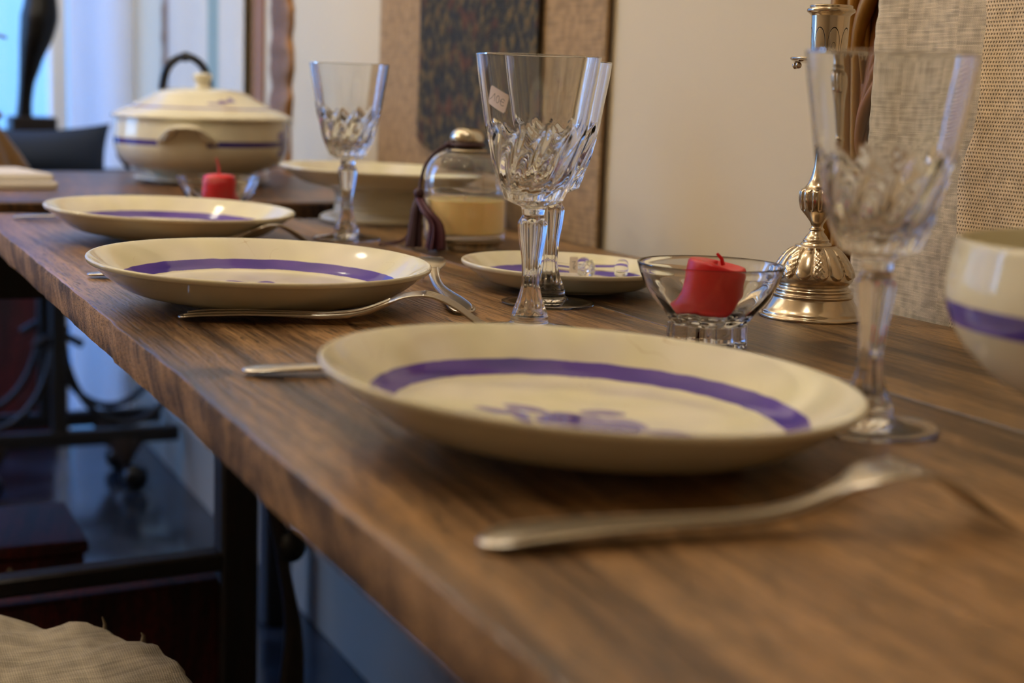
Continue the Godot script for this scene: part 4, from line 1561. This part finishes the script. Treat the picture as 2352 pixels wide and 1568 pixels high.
func ball(g: Geo, c: Vector3, rx: float, ry: float) -> void:
	var p := PackedVector2Array()
	for k in 11:
		var a := -PI / 2 + PI * k / 10
		p.append(Vector2(cos(a) * rx + 0.00005, sin(a) * ry))
	g.lathe(p, 18, func(a: float, r: float, h: float, _j: int) -> float: return r * (1.0 + 0.08 * sin(a * 5.0 + h * 900.0)), c)


# ---------------------------------------------------------------- silver candlestick
func engraving(size: Vector2i, panels: int, top: float, plain_too: bool) -> Array:
	# arched panels, every second one filled with a flower; patina sits in the cut lines
	var c := Image.create(size.x, size.y, false, Image.FORMAT_RGB8)
	c.fill(Color(1, 1, 1))
	var h := Image.create(size.x, size.y, false, Image.FORMAT_L8)
	h.fill(Color(0.75, 0.75, 0.75))
	var w := float(size.x) / panels
	var dark := Color(0.14, 0.11, 0.09)
	for k in panels:
		var x0 := k * w
		var pts := [Vector2(x0 + w * 0.08, size.y - 1)]
		for s in 13:
			var a := PI + PI * s / 12.0
			pts.append(Vector2(x0 + w * 0.5 + w * 0.42 * cos(a), top + w * 0.5 + w * 0.5 * sin(a)))
		pts.append(Vector2(x0 + w * 0.92, size.y - 1))
		for im in [c, h]:
			stroke(im, pts, 2.6, dark if im == c else Color(0.1, 0.1, 0.1))
		if k % 2 == 0 or not plain_too:
			var m := Vector2(x0 + w * 0.5, 0)
			var n := 3
			for f in n:
				var cy := top + w * 0.45 + (size.y - top - w * 0.5) * (f + 0.35) / n
				for im in [c, h]:
					var col := dark if im == c else Color(0.15, 0.15, 0.15)
					var o := []
					for s in 15:
						var a := TAU * s / 12.0
						o.append(m + Vector2(cos(a) * (w * 0.15 - s * 0.5), cy + sin(a) * (w * 0.15 - s * 0.5)))
					stroke(im, o, 1.7, col)
					for sg in [-1.0, 1.0]:
						stroke(im, [m + Vector2(0, cy + w * 0.28), m + Vector2(sg * w * 0.16, cy + w * 0.2), m + Vector2(sg * w * 0.3, cy + w * 0.26)], 2.2, col)
						stroke(im, [m + Vector2(0, cy + w * 0.36), m + Vector2(sg * w * 0.14, cy + w * 0.42), m + Vector2(sg * w * 0.27, cy + w * 0.36)], 1.7, col)
	return [tex(c), tex(h)]


func candlestick() -> void:
	var at := Vector3(0.6635, T, -0.9075)
	var t := thing("silver_candlestick", "tall silver candlestick with leaf chased foot standing before the linen", "candlestick", at)
	t.scale.y = 0.95
	var old := mat(Color(0.78, 0.72, 0.63), 0.17, 1.0)
	var g := Geo.new()
	g.lathe(smooth(V2([0.1, 1, 34, 0.6, 37.4, 0, 38.1, 0.8, 37.8, 2, 36.6, 3.0, 36.0, 4.0, 35.6, 5.2, 33.6, 7.6, 31.6, 10.6, 29.8, 13.6, 28.8, 15.6, 29.2, 16.8, 29.0, 18, 27.6, 18.8, 27.2, 20.4, 27.8, 21.4, 26.9, 22.6, 25.6, 23.4, 25.2, 25.0, 26.2, 26.6]), 4), 120)
	put("foot", g.mesh(old), t)
	# domed foot with raised leaves
	g = Geo.new()
	var dome := smooth(V2([26.2, 26.4, 27.8, 28.6, 28.4, 31.4, 27.9, 35, 26.2, 39.4, 23.6, 44, 20.4, 48.6, 17, 52, 15.0, 54.2, 14.6, 55.4, 11.4, 55.8]), 6)
	g.lathe(dome, 240, func(a: float, r: float, h: float, _j: int) -> float:
		var y := h * 1000.0
		var n := 14.0
		var ph := fposmod(n * a / TAU, 1.0) * 2.0 - 1.0
		var low := 31.0 + 5.0 * ph * ph      # rounded tips
		var k := clampf((y - low) / 1.2, 0.0, 1.0) * clampf((54.5 - y) / 2.0, 0.0, 1.0)
		var gap := clampf((1.0 - absf(ph)) / 0.16, 0.0, 1.0)
		var odd := int(floor(fposmod(a / TAU, 1.0) * n)) % 2 == 0
		var bulge := (1.0 - ph * ph) * (0.0013 if odd else 0.0007)
		var chased := 0.0
		if odd:
			chased = 0.00035 * sin(ph * 9.0) * sin(y * 1.5 + absf(ph) * 3.0)
		return r + k * gap * (0.0006 + bulge + chased) - k * (1.0 - gap) * 0.0005)
	var dm := mat(Color(0.80, 0.74, 0.65), 0.17, 1.0)
	put("leaf_dome", g.mesh(dm), t)
	g = Geo.new()
	g.lathe(smooth(V2([11.4, 55.8, 10.4, 57.2, 9.4, 58.0, 9.6, 59.2, 8.6, 60.2, 7.6, 62, 5.8, 64.4, 4.9, 66.2, 5.6, 67.2, 4.4, 68.6, 4.2, 70, 5.2, 72.6, 7.6, 76, 10.6, 79.6, 11.8, 81]), 5), 64)
	put("neck", g.mesh(old), t)
	g = Geo.new()
	g.lathe(smooth(V2([11.8, 81, 13.0, 83, 14.1, 88, 14.4, 92, 14.2, 95.4, 13.0, 97.2, 11.2, 98.6]), 6), 120, func(a: float, r: float, h: float, _j: int) -> float:
		var k := clampf((h * 1000.0 - 81.0) / 1.5, 0.0, 1.0) * clampf((98.0 - h * 1000.0) / 1.5, 0.0, 1.0)
		return r * (1.0 - 0.11 * k * pow(absf(cos(a * 6.0)), 8.0)))
	put("fluted_knop", g.mesh(old), t)
	g = Geo.new()
	g.lathe(smooth(V2([11.2, 98.6, 9.4, 100.6, 7.6, 104, 6.2, 108.6, 5.0, 115, 4.4, 123, 4.3, 128, 5.4, 129.4, 5.6, 131, 4.6, 132.4, 4.6, 136, 5.0, 142, 5.8, 152, 6.8, 162, 7.6, 167]), 5), 64)
	put("stem", g.mesh(old), t)
	g = Geo.new()
	g.lathe(smooth(V2([7.6, 167, 8.4, 169.4, 9.0, 173, 8.8, 176.6, 7.4, 178.6, 5.6, 179.4, 5.4, 180.6, 6.0, 181.4, 5.0, 182.6, 4.9, 186, 5.6, 189.4, 7.0, 191.6]), 6), 96, func(a: float, r: float, h: float, _j: int) -> float:
		var k := clampf((h * 1000.0 - 168.0) / 2.0, 0.0, 1.0) * clampf((178.4 - h * 1000.0) / 1.5, 0.0, 1.0)
		return r * (1.0 - 0.12 * k * pow(absf(cos(a * 5.0)), 6.0)))
	put("upper_knop", g.mesh(old), t)
	g = Geo.new()
	g.lathe(smooth(V2([7.0, 191.2, 20, 191.6, 25.4, 193.0, 26.6, 194.4, 26.2, 195.6, 24.6, 195.4, 20, 194.0, 12.0, 193.8, 9.0, 195]), 5), 80)
	put("drip_pan", g.mesh(old), t)
	for k in 8:
		g = Geo.new()
		var a := TAU * (k + 0.12) / 8
		ball(g, Vector3(cos(a) * 0.0235, 0.1895, sin(a) * 0.0235), 0.0021, 0.0026)
		put("bead", g.mesh(old), t)
	# engraved socket
	g = Geo.new()
	g.lathe(smooth(V2([9.0, 194.8, 11.4, 196.6, 12.4, 200, 12.9, 206, 13.2, 214, 13.4, 222, 13.6, 226.5]), 6), 120)
	var sm := mat(Color(0.80, 0.74, 0.65), 0.17, 1.0)
	var e2 := engraving(Vector2i(1536, 384), 8, 100.0, true)
	# the profile runs upwards, pictures run downwards
	for i in g.uv.size():
		g.uv[i].y = 1.0 - g.uv[i].y
	sm.albedo_texture = e2[0]
	sm.heightmap_enabled = true
	sm.heightmap_texture = e2[1]
	sm.heightmap_scale = 0.03
	put("socket", g.mesh(sm), t)
	g = Geo.new()
	g.lathe(smooth(V2([13.6, 226.4, 14.8, 227.6, 16.6, 229.0, 17.0, 230.4, 16.4, 231.8, 15.0, 232.2, 15.2, 233.6, 14.2, 234.4, 13.4, 234.0, 11.2, 233.0, 10.8, 228, 10.6, 200, 0.1, 199.6]), 4), 80)
	put("socket_rim", g.mesh(old), t)


# ---------------------------------------------------------------- cutlery
func fork() -> Node3D:
	# lies prongs down along +x, its handle end at the origin; twenty and a half centimetres
	var t := Node3D.new()
	var handle := [[0.0, 2.2, 1.0, 0.5], [1.5, 2.4, 5.0, 1.2], [5, 2.9, 8.0, 1.5], [12, 3.9, 9.8, 1.7], [24, 4.8, 9.6, 1.8], [45, 5.6, 7.6, 1.9], [70, 5.6, 5.4, 2.1], [95, 5.6, 4.2, 2.4], [112, 7.0, 4.0, 2.5], [124, 10.0, 4.1, 2.3], [133, 13.8, 4.6, 2.0], [138, 16.2, 5.8, 1.8]]
	var g := Geo.new()
	sweep_flat(g, handle, 0.0)
	put("handle", g.mesh(M.steel), t)
	g = Geo.new()
	for s in [-1.0, 1.0]:
		var pts := []
		for q in handle:
			if q[0] > 3.0:
				pts.append(Vector3(q[0], q[1] + q[3] * 0.92, s * q[2] * 0.72) * 0.001)
		g.tube(curve3(pts, 3), 0.0006, 6)
	put("thread_line", g.mesh(M.steel), t)
	var head := [[137.5, 16.0, 5.6, 1.7], [141, 17.8, 8.6, 1.5], [145, 19.8, 11.2, 1.3], [150, 21.4, 12.2, 1.2], [156, 22.4, 12.4, 1.15], [161, 22.6, 12.4, 1.1], [162, 22.5, 12.2, 0.6]]
	g = Geo.new()
	sweep_flat(g, head, 0.0)
	put("head", g.mesh(M.steel), t)
	for k in 4:
		g = Geo.new()
		var z := (k - 1.5) * 6.5
		var tine := [[160, 22.6, 2.5, 1.1], [166, 21.8, 2.4, 1.1], [174, 19.0, 2.2, 1.1], [183, 14.2, 2.0, 1.05], [192, 7.8, 1.7, 1.0], [199, 3.6, 1.3, 0.9], [203, 1.3, 0.8, 0.7], [204.5, 0.7, 0.3, 0.4]]
		sweep_flat(g, tine, z)
		put("prong", g.mesh(M.steel), t)
	return t


func sweep_flat(g: Geo, rows: Array, z: float) -> void:
	var pts := []
	var ext := []
	for q in rows:
		pts.append(Vector3(q[0], q[1], 0))
		ext.append(Vector3(q[2], q[3], 0))
	pts = curve3(pts, 5)
	ext = curve3(ext, 5)
	var st := []
	for i in pts.size():
		var f: Vector3 = (pts[mini(i + 1, pts.size() - 1)] - pts[maxi(i - 1, 0)]).normalized()
		var across := Vector3(0, 0, 1)
		var up := across.cross(f).normalized()
		if i == 0:
			st.append([(pts[i] + Vector3(0, 0, z)) * 0.001, across * ext[i].x * 0.00003, up * ext[i].y * 0.00003])
		st.append([(pts[i] + Vector3(0, 0, z)) * 0.001, across * maxf(ext[i].x, 0.05) * 0.001, up * maxf(ext[i].y, 0.05) * 0.001])
		if i == pts.size() - 1:
			st.append([(pts[i] + Vector3(0, 0, z)) * 0.001, across * ext[i].x * 0.00003, up * ext[i].y * 0.00003])
	g.sweep(st, 18, 0.9)


func spoon() -> Node3D:
	var t := Node3D.new()
	var g := Geo.new()
	sweep_flat(g, [[0.0, 2.6, 1.0, 0.5], [1.5, 2.8, 5.0, 1.1], [5, 3.0, 8.0, 1.3], [12, 3.4, 9.6, 1.5], [24, 4.0, 9.2, 1.6], [45, 4.4, 7.0, 1.7], [70, 4.4, 4.8, 1.9], [95, 4.6, 3.6, 2.0], [116, 5.6, 3.2, 2.0], [130, 7.2, 3.8, 1.6]], 0.0)
	put("handle", g.mesh(M.steel), t)
	g = Geo.new()
	sweep_flat(g, [[128, 7.0, 3.4, 1.4], [136, 9.5, 9, 1.0], [148, 12.0, 16.5, 1.0], [162, 12.6, 19.5, 1.0], [176, 9.6, 17.0, 1.0], [186, 5.2, 10.5, 0.9], [191, 2.2, 3.0, 0.6]], 0.0)
	put("bowl", g.mesh(M.steel), t)
	return t


func lay(src: Node3D, first: bool, called: String, label: String, category: String, group: String, from: Vector2, to: Vector2) -> void:
	var o: Node3D = src if first else src.duplicate()
	o.name = numbered(called)
	add_child(o)
	var d := to - from
	o.position = Vector3(from.x, T, from.y)
	o.rotation.y = atan2(-d.y, d.x)
	o.set_meta("label", label)
	o.set_meta("category", category)
	o.set_meta("group", group)


func cutlery() -> void:
	var f := fork()
	var gr := "silver forks laid prongs down"
	lay(f, true, "fork", "nearest blurred silver fork lying prongs down before the near plate", "fork", gr, Vector2(0.203, -0.4565), Vector2(0.407, -0.427))
	lay(f, false, "fork", "sharp silver fork with arched back lying before the middle plate", "fork", gr, Vector2(0.218, -0.985), Vector2(0.4135, -0.8955))
	lay(f, false, "fork", "silver fork whose arched prongs show right of the farthest plate", "fork", gr, Vector2(0.243, -1.400), Vector2(0.443, -1.421))
	lay(f, false, "fork", "silver fork pointing away under the right rim of the middle plate", "fork", gr, Vector2(0.412, -0.962), Vector2(0.455, -1.160))
	var s := spoon()
	gr = "silver spoons half hidden by the plates"
	lay(s, true, "spoon", "silver spoon with only its handle end left of the near plate", "spoon", gr, Vector2(0.208, -0.786), Vector2(0.40, -0.735))
	lay(s, false, "spoon", "silver spoon with only its handle tip left of the middle plate", "spoon", gr, Vector2(0.197, -1.213), Vector2(0.40, -1.172))
	lay(s, false, "spoon", "silver spoon with only its handle end left of the farthest plate", "spoon", gr, Vector2(0.204, -1.736), Vector2(0.40, -1.690))
	# crystal knife rests on the small plate, one with a price tag
	for k in 2:
		var a: Vector2 = [Vector2(0.548, -1.150), Vector2(0.580, -1.118)][k]
		var b: Vector2 = [Vector2(0.579, -1.095), Vector2(0.613, -1.095)][k]
		var d := b - a
		var t := thing("knife_rest", ["crystal knife rest with flared end and price tag on the small plate", "crystal knife rest with bulbous end right of the price tag"][k], "knife rest", Vector3((a.x + b.x) / 2.0, T + 0.0137, (a.y + b.y) / 2.0), atan2(-d.y, d.x), "crystal knife rests")
		var L := d.length() * 1000.0
		var g := Geo.new()
		g.lathe(smooth(V2([4.2, -L / 2 + 10, 3.6, -L / 4, 3.4, 0, 3.6, L / 4, 4.2, L / 2 - 10]), 4), 24, func(an: float, r: float, _h: float, _j: int) -> float: return r * (1.0 - 0.14 * absf(cos(an * 2.0))))
		var bar := put("bar", g.mesh(M.glass), t)
		bar.rotation.z = -PI / 2
		for s2 in [-1.0, 1.0]:
			g = Geo.new()
			g.lathe(smooth(V2([0.05, -5.6, 5.0, -5.4, 7.6, -3.4, 8.6, 0, 7.6, 3.4, 5.0, 5.4, 4.2, 5.6] if k else [0.05, -5.0, 5.4, -5.0, 8.4, -4.2, 8.2, -2.0, 5.8, 1.4, 4.6, 4.6, 4.2, 5.6]), 4), 64, func(an: float, r: float, _h: float, _j: int) -> float: return r * (1.0 - 0.13 * absf(cos(an * 4.0))))
			var e := put("end", g.mesh(M.glass), t, Vector3(s2 * (L / 2 - 4.5) * 0.001, 0, 0))
			e.rotation.z = -PI / 2 if s2 < 0.0 else PI / 2
		if k == 0:
			var im := Image.create(96, 128, false, Image.FORMAT_RGB8)
			im.fill(Color(0.93, 0.89, 0.85))
			var ink := Color(0.15, 0.14, 0.16)
			stroke(im, [Vector2(30, 40), Vector2(66, 36), Vector2(40, 74)], 1.6, ink)
			stroke(im, [Vector2(72, 70), Vector2(50, 76), Vector2(46, 96), Vector2(70, 98)], 1.6, ink)
			stroke(im, [Vector2(38, 86), Vector2(66, 84)], 1.6, ink)
			var pm := mat(Color.WHITE, 0.7)
			pm.albedo_texture = tex(im)
			var tg := Geo.new()
			var rows := []
			for j in 2:
				rows.append(PackedVector3Array([Vector3(-0.0034, 0.0065 - j * 0.013, 0.0002), Vector3(0.0034, 0.0065 - j * 0.013, 0.0002)]))
			tg.grid(rows, false)
			var am := tg.mesh(pm)
			var bg := Geo.new()
			bg.box(Vector3(0, 0, 0), Vector3(0.0068, 0.013, 0.0003), 0.00005)
			bg.mesh(mat(Color(0.9, 0.86, 0.82), 0.8), am)
			var tag := put("price_tag", am, t, Vector3(0.020, 0.0035, 0.0075))
			tag.set_meta("label", "small white price tag")
			tag.rotation = Vector3(-0.15, -t.rotation.y - 0.43, 0)
